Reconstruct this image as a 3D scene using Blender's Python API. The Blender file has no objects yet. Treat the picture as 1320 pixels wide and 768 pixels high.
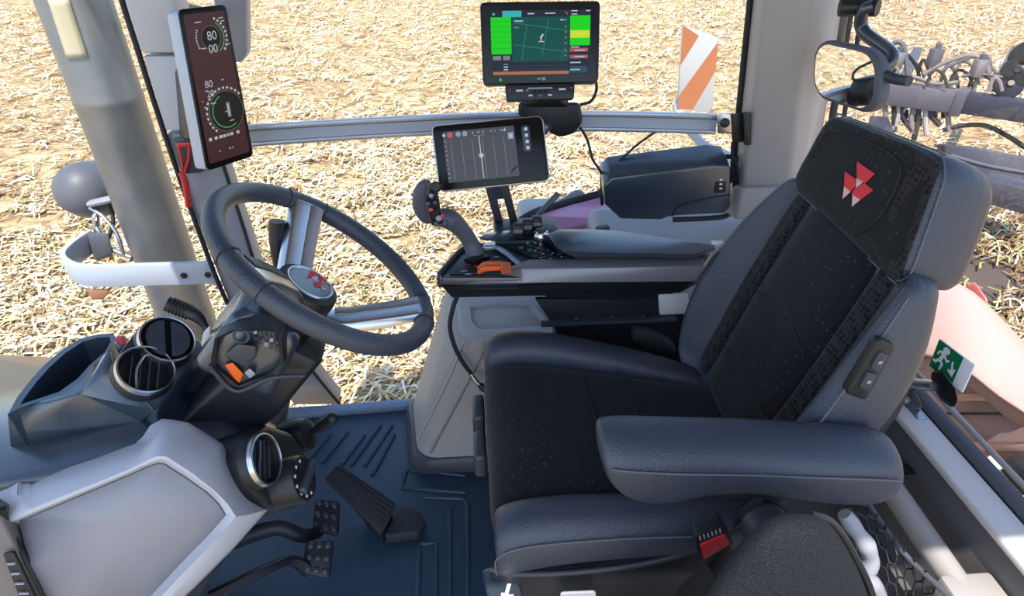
import bpy, bmesh, math, random
from mathutils import Vector, Matrix
from mathutils import noise as mnoise
R = math.radians
random.seed(7)
SC = bpy.context.scene
COL = SC.collection

# ------------------------------------------------------------------ camera model (1320 x 768)
FPX = 800.0
PITCH, YAW, CAMZ = R(33.5), R(4.2), 1.30
_s, _c = math.sin, math.cos
FW = Vector((_s(YAW)*_c(PITCH), _c(YAW)*_c(PITCH), -_s(PITCH)))
RT = Vector((_c(YAW), -_s(YAW), 0))
UP = Vector((_s(YAW)*_s(PITCH), _c(YAW)*_s(PITCH), _c(PITCH)))
CAM = Vector((0, 0, CAMZ))

def ray(px, py):
    return FW + RT*((px-660)/FPX) + UP*((384-py)/FPX)

def at(px, py, X=None, Y=None, Z=None):
    r = ray(px, py)
    if X is not None: t = (X-CAM.x)/r.x
    elif Y is not None: t = (Y-CAM.y)/r.y
    else: t = (Z-CAM.z)/r.z
    return CAM + r*t

def on(px, py, o, n):
    r = ray(px, py); o = Vector(o); n = Vector(n)
    return CAM + r*((o-CAM).dot(n)/r.dot(n))

V = lambda *a: Vector(a)

# ------------------------------------------------------------------ materials
MATS = {}
def mat(name, col, rough=0.5, metal=0.0, bump=None, spec=0.5, emit=0, coat=0.0, vary=None):
    if name in MATS: return MATS[name]
    m = bpy.data.materials.new(name); m.use_nodes = True
    nt = m.node_tree; b = nt.nodes['Principled BSDF']
    c = (*col, 1)
    b.inputs['Base Color'].default_value = c
    b.inputs['Roughness'].default_value = rough
    b.inputs['Metallic'].default_value = metal
    b.inputs['Specular IOR Level'].default_value = spec
    b.inputs['Coat Weight'].default_value = coat; b.inputs['Coat Roughness'].default_value = .22
    if emit:
        b.inputs['Emission Color'].default_value = c
        b.inputs['Emission Strength'].default_value = emit
    if bump or vary:
        tc = nt.nodes.new('ShaderNodeTexCoord')
    if bump:
        kind, sc, st = bump
        if kind == 'noise':
            t = nt.nodes.new('ShaderNodeTexNoise'); t.inputs['Scale'].default_value = sc; t.inputs['Detail'].default_value = 3; out = t.outputs['Fac']
        elif kind == 'vor':
            t = nt.nodes.new('ShaderNodeTexVoronoi'); t.inputs['Scale'].default_value = sc; out = t.outputs['Distance']
        nt.links.new(tc.outputs['Object'], t.inputs['Vector'])
        bp = nt.nodes.new('ShaderNodeBump'); bp.inputs['Strength'].default_value = st; bp.inputs['Distance'].default_value = 0.002
        nt.links.new(out, bp.inputs['Height']); nt.links.new(bp.outputs['Normal'], b.inputs['Normal'])
    if vary:
        sc, col2, lo, hi = vary
        t2 = nt.nodes.new('ShaderNodeTexNoise'); t2.inputs['Scale'].default_value = sc; t2.inputs['Detail'].default_value = 4
        nt.links.new(tc.outputs['Object'], t2.inputs['Vector'])
        rp = nt.nodes.new('ShaderNodeValToRGB')
        rp.color_ramp.elements[0].position = lo; rp.color_ramp.elements[0].color = c
        rp.color_ramp.elements[1].position = hi; rp.color_ramp.elements[1].color = (*col2, 1)
        nt.links.new(t2.outputs['Fac'], rp.inputs['Fac']); nt.links.new(rp.outputs['Color'], b.inputs['Base Color'])
    MATS[name] = m
    return m

def glass_mat(name, tint, gloss, rough=0.02):
    m = bpy.data.materials.new(name); m.use_nodes = True; nt = m.node_tree; nt.nodes.clear()
    o = nt.nodes.new('ShaderNodeOutputMaterial'); mx = nt.nodes.new('ShaderNodeMixShader')
    tr = nt.nodes.new('ShaderNodeBsdfTransparent'); gl = nt.nodes.new('ShaderNodeBsdfGlossy')
    tr.inputs['Color'].default_value = (*tint, 1); gl.inputs['Roughness'].default_value = rough
    fr = nt.nodes.new('ShaderNodeLayerWeight'); fr.inputs['Blend'].default_value = .5
    pw = nt.nodes.new('ShaderNodeMath'); pw.operation = 'POWER'; pw.inputs[1].default_value = 4
    ml = nt.nodes.new('ShaderNodeMath'); ml.operation = 'MULTIPLY_ADD'; ml.inputs[1].default_value = .6*gloss; ml.inputs[2].default_value = .045*gloss
    nt.links.new(fr.outputs['Facing'], pw.inputs[0]); nt.links.new(pw.outputs[0], ml.inputs[0]); nt.links.new(ml.outputs[0], mx.inputs[0])
    nt.links.new(tr.outputs[0], mx.inputs[1]); nt.links.new(gl.outputs[0], mx.inputs[2]); nt.links.new(mx.outputs[0], o.inputs[0])
    MATS[name] = m
    return m

def fabric_mat(name, base, speck, sc, thr, bumps=0.5, hexs=None):
    """woven upholstery: fine weave bump, sparse pale flecks; hexs = honeycomb mesh scale"""
    m = bpy.data.materials.new(name); m.use_nodes = True; nt = m.node_tree; b = nt.nodes['Principled BSDF']
    b.inputs['Roughness'].default_value = 0.9; b.inputs['Specular IOR Level'].default_value = 0.2
    b.inputs['Sheen Weight'].default_value = 0.12; b.inputs['Sheen Roughness'].default_value = 0.5
    tc = nt.nodes.new('ShaderNodeTexCoord')
    v = nt.nodes.new('ShaderNodeTexVoronoi'); v.inputs['Scale'].default_value = hexs or sc
    nt.links.new(tc.outputs['Object'], v.inputs['Vector'])
    rp = nt.nodes.new('ShaderNodeValToRGB')
    e = rp.color_ramp.elements
    if hexs:
        v.feature = 'DISTANCE_TO_EDGE' if False else 'F1'
        v.inputs['Randomness'].default_value = 0.25
        e[0].position = .28; e[0].color = (*[x*.25 for x in base], 1); e[1].position = .5; e[1].color = (*[x*1.7 for x in base], 1)
    else:
        e[0].position = thr*.6; e[0].color = (*speck, 1); e[1].position = thr; e[1].color = (*base, 1)
    nt.links.new(v.outputs['Distance'], rp.inputs['Fac']); nt.links.new(rp.outputs['Color'], b.inputs['Base Color'])
    n = nt.nodes.new('ShaderNodeTexVoronoi'); n.inputs['Scale'].default_value = hexs or 420
    nt.links.new(tc.outputs['Object'], n.inputs['Vector'])
    bp = nt.nodes.new('ShaderNodeBump'); bp.inputs['Strength'].default_value = bumps; bp.inputs['Distance'].default_value = 0.0015
    nt.links.new(n.outputs['Distance'], bp.inputs['Height']); nt.links.new(bp.outputs['Normal'], b.inputs['Normal'])
    MATS[name] = m
    return m

M = dict(
    leather=mat('leatherette', (.044, .053, .074), .38, bump=('vor', 480, .35), spec=.6),
    black=mat('black_plastic', (.012, .013, .016), .45, bump=('noise', 500, .08)),
    navy=mat('slate_plastic', (.028, .040, .058), .34, bump=('noise', 600, .06), spec=.7, coat=1.0),
    navy2=mat('graphite_plastic', (.042, .048, .060), .42, bump=('noise', 600, .12)),
    rubber=mat('rubber', (.02, .022, .026), .7, bump=('noise', 300, .2)),
    matt=mat('mat_rubber', (.020, .042, .072), .45, bump=('noise', 260, .35)),
    pale=mat('pale_grey_plastic', (.50, .50, .54), .45, bump=('noise', 500, .06)),
    panelg=mat('panel_grey_plastic', (.29, .285, .31), .42, bump=('noise', 500, .06)),
    beige=mat('beige_plastic', (.38, .35, .335), .55, bump=('noise', 420, .1)),
    cream=mat('cream_plastic', (.62, .58, .55), .5, bump=('noise', 420, .08)),
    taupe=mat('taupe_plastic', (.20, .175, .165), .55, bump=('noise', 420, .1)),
    darkbeige=mat('dark_taupe_plastic', (.125, .115, .115), .6, bump=('noise', 420, .1)),  # darker taupe of the rear wall and the low step
    trimgrey=mat('satin_grey_trim', (.27, .255, .26), .35, .35),
    alu=mat('anodised_aluminium', (.50, .52, .58), .38, .75),
    alud=mat('aluminium_groove', (.16, .17, .20), .5, .5),
    chrome=mat('chrome', (.78, .79, .82), .12, 1.0),
    satin=mat('satin_metal', (.55, .56, .58), .3, 1.0),
    taupemetal=mat('champagne_metal', (.33, .285, .26), .35, .7),
    screen=mat('screen_glass_black', (.010, .008, .007), .22, spec=.22),
    red=mat('red_plastic', (.62, .03, .035), .35),
    redleaf=mat('emblem_red', (.75, .03, .05), .6),
    pinkleaf=mat('emblem_pink', (.86, .52, .53), .6),
    orange=mat('orange_plastic', (.85, .13, .012), .4),
    white=mat('white_print', (.75, .76, .78), .5),
    greyp=mat('grey_print', (.32, .33, .36), .5),
    green=mat('sign_green', (.006, .17, .06), .45),
    exh=mat('stack_steel', (.20, .21, .225), .42, .6, vary=(9, (.25, .255, .26), .4, .7)),
    ltgrey=mat('pale_blue_grey_paint', (.44, .48, .56), .35, .1),
    lamp=mat('dark_grey_lamp_shell', (.10, .105, .125), .5),
    thread=mat('grey_thread', (.13, .137, .16), .8),
    seam=mat('dark_seam_cord', (.018, .018, .022), .8),  # dark cord laid along the seams
)
fabric_mat('seat_fabric', (.0105, .011, .0135), (.055, .058, .066), 85, .19)
fabric_mat('seat_mesh', (.014, .014, .015), (0, 0, 0), 0, 0, .8, hexs=125)
fabric_mat('tweed_fabric', (.012, .0135, .019), (.026, .028, .036), 520, .45)
MATS['tweed_fabric'].node_tree.nodes['Principled BSDF'].inputs['Sheen Weight'].default_value = 0
M['fabric'] = MATS['seat_fabric']; M['mesh'] = MATS['seat_mesh']; M['tweed'] = MATS['tweed_fabric']
glass_mat('window_glass', (.97, .985, .98), .55)
glass_mat('rear_window_glass', (.93, .90, .91), 1.0)

def glow(name, col, k):
    m = mat(name, col, .4, emit=k*2**-EXPO)
    m.node_tree.nodes['Principled BSDF'].inputs['Base Color'].default_value = (*[x*.1 for x in col], 1)
    return m

# ------------------------------------------------------------------ objects
def setp(o, label=None, cat=None, group=None, kind=None):
    if label: o['label'] = label
    if cat: o['category'] = cat
    if group: o['group'] = group
    if kind: o['kind'] = kind
    return o

def thing(name, label, cat, loc, group=None):
    o = bpy.data.objects.new(name, None); COL.objects.link(o)
    o.empty_display_size = .05
    o.location = loc
    return setp(o, label, cat, group)

def catmull(pts, n=6):
    pts = [Vector(p) for p in pts]
    if len(pts) < 3: return pts
    out = []
    for i in range(len(pts)-1):
        p0 = pts[max(i-1, 0)]; p1 = pts[i]; p2 = pts[i+1]; p3 = pts[min(i+2, len(pts)-1)]
        for k in range(n):
            t = k/n
            out.append(.5*((2*p1)+(p2-p0)*t+(2*p0-5*p1+4*p2-p3)*t*t+(3*p1-p0-3*p2+p3)*t**3))
    out.append(pts[-1])
    return out

def basis(n, hint=(0, 0, 1)):
    n = Vector(n).normalized(); h = Vector(hint)
    if abs(n.dot(h.normalized())) > .98: h = Vector((1, 0, 0))
    a = h.cross(n).normalized(); b = n.cross(a)
    return a, b, n

class MB:
    def __init__(s): s.bm = bmesh.new(); s.mats = []
    def mi(s, m):
        m = M[m] if isinstance(m, str) else m
        if m not in s.mats: s.mats.append(m)
        return s.mats.index(m)
    def merge(s, bm2, m, bevel=0, seg=2, ang=28):
        if bevel:
            bmesh.ops.recalc_face_normals(bm2, faces=bm2.faces)
            es = [e for e in bm2.edges if len(e.link_faces) == 2 and e.calc_face_angle(0) > R(ang)]
            if es: bmesh.ops.bevel(bm2, geom=es, offset=bevel, segments=seg, profile=.5, affect='EDGES', clamp_overlap=True)
        i = s.mi(m)
        vm = {v: s.bm.verts.new(v.co) for v in bm2.verts}
        for f in bm2.faces:
            try:
                g = s.bm.faces.new([vm[v] for v in f.verts]); g.material_index = i
            except ValueError: pass
        bm2.free()
        return s
    def box(s, c, size, m, ax=None, bevel=0, seg=2):
        c = Vector(c); hx, hy, hz = [k/2 for k in size]
        ax = ax or (V(1, 0, 0), V(0, 1, 0), V(0, 0, 1))
        pts = [c+ax[0]*(a*hx)+ax[1]*(b*hy)+ax[2]*(d*hz) for a in (-1, 1) for b in (-1, 1) for d in (-1, 1)]
        return s.hull(pts, m, bevel, seg)
    def hull(s, pts, m, bevel=0, seg=2):
        b = bmesh.new()
        vs = [b.verts.new(p) for p in pts]
        r = bmesh.ops.convex_hull(b, input=vs)
        bmesh.ops.delete(b, geom=[g for g in r['geom_interior'] if isinstance(g, bmesh.types.BMVert)], context='VERTS')
        bmesh.ops.dissolve_limit(b, angle_limit=R(1.5), verts=b.verts, edges=b.edges)
        return s.merge(b, m, bevel, seg)
    def prism(s, pts, vec, m, bevel=0, seg=2):
        b = bmesh.new(); vec = Vector(vec)
        lo = [b.verts.new(p) for p in pts]; hi = [b.verts.new(Vector(p)+vec) for p in pts]; n = len(pts)
        b.faces.new(lo[::-1]); b.faces.new(hi)
        for i in range(n): b.faces.new([lo[i], lo[(i+1) % n], hi[(i+1) % n], hi[i]])
        bmesh.ops.recalc_face_normals(b, faces=b.faces)
        return s.merge(b, m, bevel, seg)
    def face(s, pts, m):
        vs = [s.bm.verts.new(p) for p in pts]
        f = s.bm.faces.new(vs); f.material_index = s.mi(m)
        return s
    def loft(s, rings, m, caps=True, closed=True, bevel=0):
        b = bmesh.new(); rr = [[b.verts.new(p) for p in r] for r in rings]; n = len(rings[0])
        for a, c in zip(rr, rr[1:]):
            for i in range(n if closed else n-1):
                j = (i+1) % n
                b.faces.new([a[i], a[j], c[j], c[i]])
        if caps and closed:
            b.faces.new(rr[0][::-1]); b.faces.new(rr[-1])
        bmesh.ops.recalc_face_normals(b, faces=b.faces)
        return s.merge(b, m, bevel)
    def tube(s, path, r, m, seg=10, smooth=6, caps=True, flat=1.0, hint=(0, 0, 1)):
        P = catmull(path, smooth) if smooth else [Vector(p) for p in path]
        n = len(P); rad = r if isinstance(r, (list, tuple)) else None
        rings = []; a = None
        for i, p in enumerate(P):
            t = (P[min(i+1, n-1)]-P[max(i-1, 0)]).normalized()
            if a is None:
                a, _, _ = basis(t, hint)
            a = (a-t*a.dot(t)).normalized(); bb = t.cross(a)
            if rad:
                f = i/(n-1)*(len(rad)-1); k = min(int(f), len(rad)-2); rr = rad[k]+(rad[k+1]-rad[k])*(f-k)
            else: rr = r
            rings.append([p+a*(rr*math.cos(q))+bb*(rr*flat*math.sin(q)) for q in [2*math.pi*j/seg for j in range(seg)]])
        return s.loft(rings, m, caps)
    def lathe(s, prof, o, axis, m, seg=28, hint=(0, 0, 1), caps=True):
        """prof: list of (radius, height along axis)"""
        a, bb, n = basis(axis, hint); o = Vector(o); rings = []
        for r, h in prof:
            rings.append([o+n*h+a*(r*math.cos(q))+bb*(r*math.sin(q)) for q in [2*math.pi*j/seg for j in range(seg)]])
        return s.loft(rings, m, caps)
    def torus(s, o, axis, Rr, r, m, seg=48, seg2=12, flat=1):
        a, bb, n = basis(axis); o = Vector(o); b = bmesh.new(); vs = []
        for i in range(seg):
            q = 2*math.pi*i/seg; d = a*math.cos(q)+bb*math.sin(q)
            vs.append([b.verts.new(o+d*(Rr+r*math.cos(w))+n*(r*flat*math.sin(w))) for w in [2*math.pi*j/seg2 for j in range(seg2)]])
        for i in range(seg):
            for j in range(seg2):
                b.faces.new([vs[i][j], vs[(i+1) % seg][j], vs[(i+1) % seg][(j+1) % seg2], vs[i][(j+1) % seg2]])
        return s.merge(b, m)
    def ball(s, o, rx, m, ax=None, seg=16):
        b = bmesh.new(); bmesh.ops.create_uvsphere(b, u_segments=seg*2, v_segments=seg, radius=1)
        ax = ax or (V(1, 0, 0), V(0, 1, 0), V(0, 0, 1)); rx = rx if isinstance(rx, (tuple, list)) else (rx,)*3
        for v in b.verts:
            v.co = Vector(o)+ax[0]*(v.co.x*rx[0])+ax[1]*(v.co.y*rx[1])+ax[2]*(v.co.z*rx[2])
        return s.merge(b, m)
    def build(s, name, parent=None, smooth=38, sub=0, solid=0, label=None, cat=None, group=None, kind=None, soff=-1):
        me = bpy.data.meshes.new(name)
        bmesh.ops.remove_doubles(s.bm, verts=s.bm.verts, dist=1e-6)
        bmesh.ops.recalc_face_normals(s.bm, faces=s.bm.faces)
        c = Vector((0, 0, 0))
        if parent is None and len(s.bm.verts):
            lo = Vector([min(v.co[i] for v in s.bm.verts) for i in range(3)]); hi = Vector([max(v.co[i] for v in s.bm.verts) for i in range(3)])
            c = (lo+hi)/2; c.z = lo.z
            for v in s.bm.verts: v.co -= c
        s.bm.to_mesh(me); s.bm.free()
        for m in s.mats: me.materials.append(m)
        if smooth:
            for p in me.polygons: p.use_smooth = True
            if not sub: me.set_sharp_from_angle(angle=R(smooth))
        o = bpy.data.objects.new(name, me); COL.objects.link(o)
        if parent is not None:
            o.parent = parent
            if parent.type == 'EMPTY': o.matrix_parent_inverse = Matrix.Translation(-parent.location)
            elif parent.parent is None: o.matrix_parent_inverse = Matrix.Translation(-parent.location)
        else: o.location = c
        if solid:
            md = o.modifiers.new('thickness', 'SOLIDIFY'); md.thickness = solid; md.offset = soff
        if sub:
            md = o.modifiers.new('smooth', 'SUBSURF'); md.levels = sub; md.render_levels = sub
        return setp(o, label, cat, group, kind)

class Quad:
    """a flat rectangle-like frame in space: u right, v down, off along its normal"""
    def __init__(s, tl, tr, br, bl):
        s.c = [Vector(p) for p in (tl, tr, br, bl)]
        s.n = (s.c[3]-s.c[0]).cross(s.c[1]-s.c[0]).normalized()
        s.w = ((s.c[1]-s.c[0]).length+(s.c[2]-s.c[3]).length)/2; s.h = ((s.c[3]-s.c[0]).length+(s.c[2]-s.c[1]).length)/2
    def p(s, u, v, off=0):
        a, b, c, d = s.c
        return a*(1-u)*(1-v)+b*u*(1-v)+c*u*v+d*(1-u)*v+s.n*off
    def rr(s, u0, v0, u1, v1, r, off=0, k=5):
        ru, rv = r/s.w, r/s.h; out = []
        for cu, cv, a0 in ((u0+ru, v0+rv, 180), (u1-ru, v0+rv, 270), (u1-ru, v1-rv, 0), (u0+ru, v1-rv, 90)):
            for i in range(k+1):
                q = R(a0+90*i/k); out.append(s.p(cu+ru*math.cos(q), cv+rv*math.sin(q), off))
        return out
    def rect(s, u0, v0, u1, v1, off=0):
        return [s.p(u0, v0, off), s.p(u1, v0, off), s.p(u1, v1, off), s.p(u0, v1, off)]
    def circ(s, u, v, r, off=0, k=20):
        return [s.p(u+r/s.w*math.cos(2*math.pi*i/k), v+r/s.h*math.sin(2*math.pi*i/k), off) for i in range(k)]

def pxquad(tl, tr, br, bl, o, n):
    return Quad(*[on(*p, o, n) for p in (tl, tr, br, bl)])

FONT = {}
def text_on(mb, q, s, u, v, h, m, off=.0006):
    """set a short string on a Quad: centre (u,v), cap height h in metres"""
    cu = bpy.data.curves.new('tmp', 'FONT'); cu.body = s; cu.size = h*1.4; cu.align_x = 'CENTER'; cu.align_y = 'CENTER'
    ob = bpy.data.objects.new('tmp', cu); COL.objects.link(ob)
    dg = bpy.context.evaluated_depsgraph_get(); me = bpy.data.meshes.new_from_object(ob.evaluated_get(dg))
    i = mb.mi(m)
    vs = [mb.bm.verts.new(q.p(u+w.co.x/q.w, v-w.co.y/q.h, off)) for w in me.vertices]
    for p in me.polygons:
        try:
            f = mb.bm.faces.new([vs[k] for k in p.vertices]); f.material_index = i
        except ValueError: pass
    bpy.data.objects.remove(ob); bpy.data.curves.remove(cu); bpy.data.meshes.remove(me)
SKY_K, SUN_K, EXPO, N_STRAW = .20, 3.9, .85, 110000
SUN_DIR = Vector((.10, .42, -.90))
# ------------------------------------------------------------------ camera, sky, sun
cd = bpy.data.cameras.new('camera'); cam = bpy.data.objects.new('camera', cd); COL.objects.link(cam)
cam.location = CAM
cam.matrix_world = Matrix.Translation(CAM) @ Matrix((RT, UP, -FW)).transposed().to_4x4()
cd.sensor_fit = 'HORIZONTAL'; cd.sensor_width = 36; cd.lens = 36*FPX/1320
cd.clip_start = .02; cd.clip_end = 300
SC.camera = cam

w = bpy.data.worlds.new('sky'); SC.world = w; w.use_nodes = True
nt = w.node_tree; bg = nt.nodes['Background']
sk = nt.nodes.new('ShaderNodeTexSky'); sk.sky_type = 'NISHITA'; sk.sun_disc = False
sk.sun_elevation = R(58); sk.sun_rotation = R(190); sk.air_density = 1.0; sk.dust_density = .7; sk.ozone_density = 1.6
nt.links.new(sk.outputs[0], bg.inputs['Color']); bg.inputs['Strength'].default_value = SKY_K
sl = bpy.data.lights.new('sun', 'SUN'); sl.energy = SUN_K; sl.angle = R(.6); sl.color = (1, .95, .86)
so = bpy.data.objects.new('sun', sl); COL.objects.link(so)
so.location = (-2, -6, 10); so.rotation_euler = SUN_DIR.to_track_quat('-Z', 'Y').to_euler()

SC.view_settings.view_transform = 'Standard'; SC.view_settings.look = 'None'
SC.view_settings.exposure = EXPO; SC.view_settings.gamma = 1; SC.view_settings.use_curve_mapping = False

# ------------------------------------------------------------------ stubble field
GZ = -1.5
gm = bpy.data.materials.new('stubble_soil'); gm.use_nodes = True; nt = gm.node_tree; b = nt.nodes['Principled BSDF']
b.inputs['Roughness'].default_value = .95; b.inputs['Specular IOR Level'].default_value = .1
tc = nt.nodes.new('ShaderNodeTexCoord')
n1 = nt.nodes.new('ShaderNodeTexNoise'); n1.inputs['Scale'].default_value = 3.2; n1.inputs['Detail'].default_value = 9; n1.inputs['Roughness'].default_value = .75
n1.inputs['Distortion'].default_value = 1.2
nt.links.new(tc.outputs['Object'], n1.inputs['Vector'])
rp = nt.nodes.new('ShaderNodeValToRGB'); e = rp.color_ramp.elements
e[0].position = .36; e[0].color = (.15, .095, .05, 1); e[1].position = .64; e[1].color = (.60, .47, .29, 1)
k = e.new(.48); k.color = (.40, .28, .15, 1)
nt.links.new(n1.outputs['Fac'], rp.inputs['Fac']); nt.links.new(rp.outputs['Color'], b.inputs['Base Color'])
bp = nt.nodes.new('ShaderNodeBump'); bp.inputs['Strength'].default_value = .8; bp.inputs['Distance'].default_value = .03
nt.links.new(n1.outputs['Fac'], bp.inputs['Height']); nt.links.new(bp.outputs['Normal'], b.inputs['Normal'])
mb = MB(); g = 120
mb.prism([V(-g, -g, GZ), V(g, -g, GZ), V(g, g, GZ), V(-g, g, GZ)], (0, 0, -.5), gm)
mb.build('ground', smooth=0, kind='structure')

straws = [mat('straw_pale', (.78, .67, .46), .7), mat('straw_gold', (.60, .44, .22), .7), mat('straw_brown', (.30, .19, .09), .8), mat('straw_white', (.86, .78, .60), .6), mat('weed_green', (.30, .36, .10), .8)]
def scatter(name, n, pick, label, cat, wts=(38, 34, 14, 13, 1), hh=lambda x, y: 0):
    rnd = random.Random(3); vs = []; fs = []; mi = []
    for i in range(n):
        x, y, d = pick(rnd)
        clump = mnoise.noise(Vector((x*2.6, y*2.6, 0)))+.6*mnoise.noise(Vector((x*.8, y*.8, 5)))
        if rnd.random() < .9*max(0, -clump*2.2): continue
        L = rnd.uniform(.06, .30)*rnd.uniform(.6, 1); wd = rnd.uniform(.003, .008)*(1+d*.07); a = rnd.gauss(.35, .8)
        dx, dy = math.cos(a), math.sin(a); zb = GZ+hh(x, y); z0 = zb+rnd.uniform(.0, .05); z1 = zb+rnd.uniform(.0, .09); zm = max(z0, z1)+rnd.uniform(-.01, .03)
        nx, ny = -dy*wd, dx*wd; q = len(vs); bend = rnd.uniform(-.04, .04)
        p0 = (x-dx*L/2, y-dy*L/2); p1 = (x-dy*bend, y+dx*bend); p2 = (x+dx*L/2, y+dy*L/2); tw = rnd.uniform(-.6, .6)*wd
        for p, z in ((p0, z0), (p1, zm), (p2, z1)):
            vs += [(p[0]-nx, p[1]-ny, z-tw), (p[0]+nx, p[1]+ny, z+tw)]
        fs += [(q, q+1, q+3, q+2), (q+2, q+3, q+5, q+4)]
        mm = rnd.choices(range(5), wts)[0]; mi += [mm, mm]
    me = bpy.data.meshes.new(name); me.from_pydata(vs, [], fs); me.polygons.foreach_set('material_index', mi)
    for m in straws: me.materials.append(m)
    o = bpy.data.objects.new(name, me); COL.objects.link(o)
    return setp(o, label, cat, kind='stuff')
def fan(r):
    d = r.uniform(2.4, 8) if r.random() < .5 else r.uniform(5, 24); a = R(r.uniform(-64, 66)); x, y = d*math.sin(a), d*math.cos(a)
    return (x, y, d)
scatter('loose_straw', N_STRAW, fan, 'chopped pale straw lying all over the stubble field', 'straw')

# ------------------------------------------------------------------ cab shell
mb = MB(); mb.prism([V(-1.05, 0, 0), V(.8, 0, 0), V(.8, 1.40, 0), at(520, 530, Z=0), at(446, 536, Z=0), at(372, 541, Z=0), V(-.75, 1.30, 0), V(-1.05, 1.1, 0)], (0, 0, -.06), 'rubber')
mb.build('floor', kind='structure')
mb = MB(); mb.hull([V(x, y, z) for x in (-1.0, 1.05) for y in (-.04, 1.72) for z in (1.66, 1.78)], mat('headliner_grey', (.16, .16, .165), .9), .02)
mb.build('ceiling', kind='structure')

# front right pillar, leaning back at its foot
Lp = [(137, -80), (159, 0), (181, 69), (213, 169), (252, 281), (295, 390), (345, 470), (378, 522)]
Rp = [(205, -80), (223, 0), (243, 69), (272, 169), (308, 281), (345, 390), (395, 470), (437, 522)]
def strip(L, Rr, Y, vec, m, mb, bev=0):
    rings = []
    for a, c in zip(L, Rr):
        p, q = at(*a, Y=Y), at(*c, Y=Y); v = Vector(vec)
        rings.append([p, q, q+v, p+v])
    mb.loft(rings, m, True, True, bev)
mb = MB(); strip(Lp[:3], Rp[:3], 1.44, (0, .08, 0), 'pale', mb, .008); strip([(183, 72)]+Lp[3:4], [(245, 72)]+Rp[3:4], 1.45, (0, .08, 0), 'pale', mb, .006)
strip([(214, 172)]+Lp[4:], [(273, 172)]+Rp[4:], 1.462, (0, .07, 0), 'panelg', mb, .006)
P1 = mb.build('trim_1', kind='structure')
mb = MB(); mb.tube([at(a[0]-2, a[1], Y=1.455) for a in Lp[:-1]], .006, 'rubber'); mb.tube([at(a[0]+2, a[1], Y=1.455) for a in Rp[3:]], .0045, 'rubber'); mb.build('window_seal', P1)

# rear right pillar
def extrap(a, b, k): return a+(b-a)*k
lo = [(943, 247, 1.49), (956, 252, 1.41), (1018, 250, 1.36), (1043, 240, 1.44), (1050, 236, 1.53)]
hi = [(969, 0, 1.49), (984, 0, 1.41), (1046, 0, 1.36), (1079, 0, 1.44), (1088, 0, 1.53)]
A = [at(x, y, Y=Y) for x, y, Y in lo]; B = [extrap(p, at(x, y, Y=Y), 2.1) for p, (x, y, Y) in zip(A, hi)]
mb = MB(); mb.hull(A+B, 'beige', .012, 3)
P2 = mb.build('trim_2', kind='structure')
mb = MB(); mb.hull([p+V(*d) for p, d in zip(A, [(-.012, 0, .03), (-.012, -.02, .03), (.012, -.02, .03), (.02, 0, .03), (.02, 0, .03)])]+[p+V(*d) for p, d in zip(A, [(-.025, 0, -.05), (-.02, -.035, -.05), (.025, -.035, -.05), (.035, 0, -.05), (.03, 0, -.05)])], 'beige', .012, 3)
mb.build('pillar_foot', P2)
mb = MB(); mb.tube([A[0]+V(-.006, -.005, 0), B[0]+V(-.006, -.005, 0)], .007, 'rubber', smooth=0); mb.tube([A[4]+V(.008, -.02, 0), B[4]+V(.008, -.02, 0)], .009, 'rubber', smooth=0)
mb.tube([A[4]+V(.05, 0, 0), B[4]+V(.05, 0, 0)], .006, 'rubber', smooth=0); mb.build('window_seal', P2)

# right inner fender housing under the window (wall_right)
mb = MB()
mb.hull([V(x, y, z) for x, y, z in [(.33, 1.24, .50), (.86, 1.20, .505), (.86, 1.60, .545), (.33, 1.60, .545), (.33, 1.20, .0), (.86, 1.16, 0), (.86, 1.6, 0), (.33, 1.6, 0)]], 'beige', .03, 4)
mb.build('wall_right', kind='structure')
mb = MB(); mb.hull([V(x, y, z) for x, y, z in [(.19, 1.43, .462), (.34, 1.42, .47), (.34, 1.56, .50), (.21, 1.56, .475), (.19, 1.43, .40), (.34, 1.43, .40), (.34, 1.56, .40), (.21, 1.56, .40)]], 'beige', .012, 3); mb.build('ledge_end', bpy.data.objects['wall_right'])
# low rear wall with cream sill
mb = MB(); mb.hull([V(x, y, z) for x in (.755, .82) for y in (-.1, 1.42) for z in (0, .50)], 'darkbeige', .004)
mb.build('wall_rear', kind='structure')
mb = MB(); mb.hull([V(x, y, z) for x in (.748, .802) for y in (-.1, 1.42) for z in (.497, .512)], 'cream', .005, 3)
mb.build('trim_3', kind='structure')
mb = MB(); mb.tube([V(.818, -.1, .512), V(.818, 1.42, .512)], .014, 'lamp', smooth=0); mb.build('window_seal', bpy.data.objects['trim_3'])
mb = MB(); mb.tube([V(.836, -.1, .528), V(.836, 1.42, .528)], .005, 'beige', smooth=0); mb.build('seal_lip', bpy.data.objects['trim_3'])
# lower step in front of the rear wall, seen under the armrest
mb = MB(); mb.hull([V(x, y, z) for x in (.60, .76) for y in (-.1, 1.2) for z in (0, .26)], 'darkbeige', .006); mb.build('trim_4', kind='structure')

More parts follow.
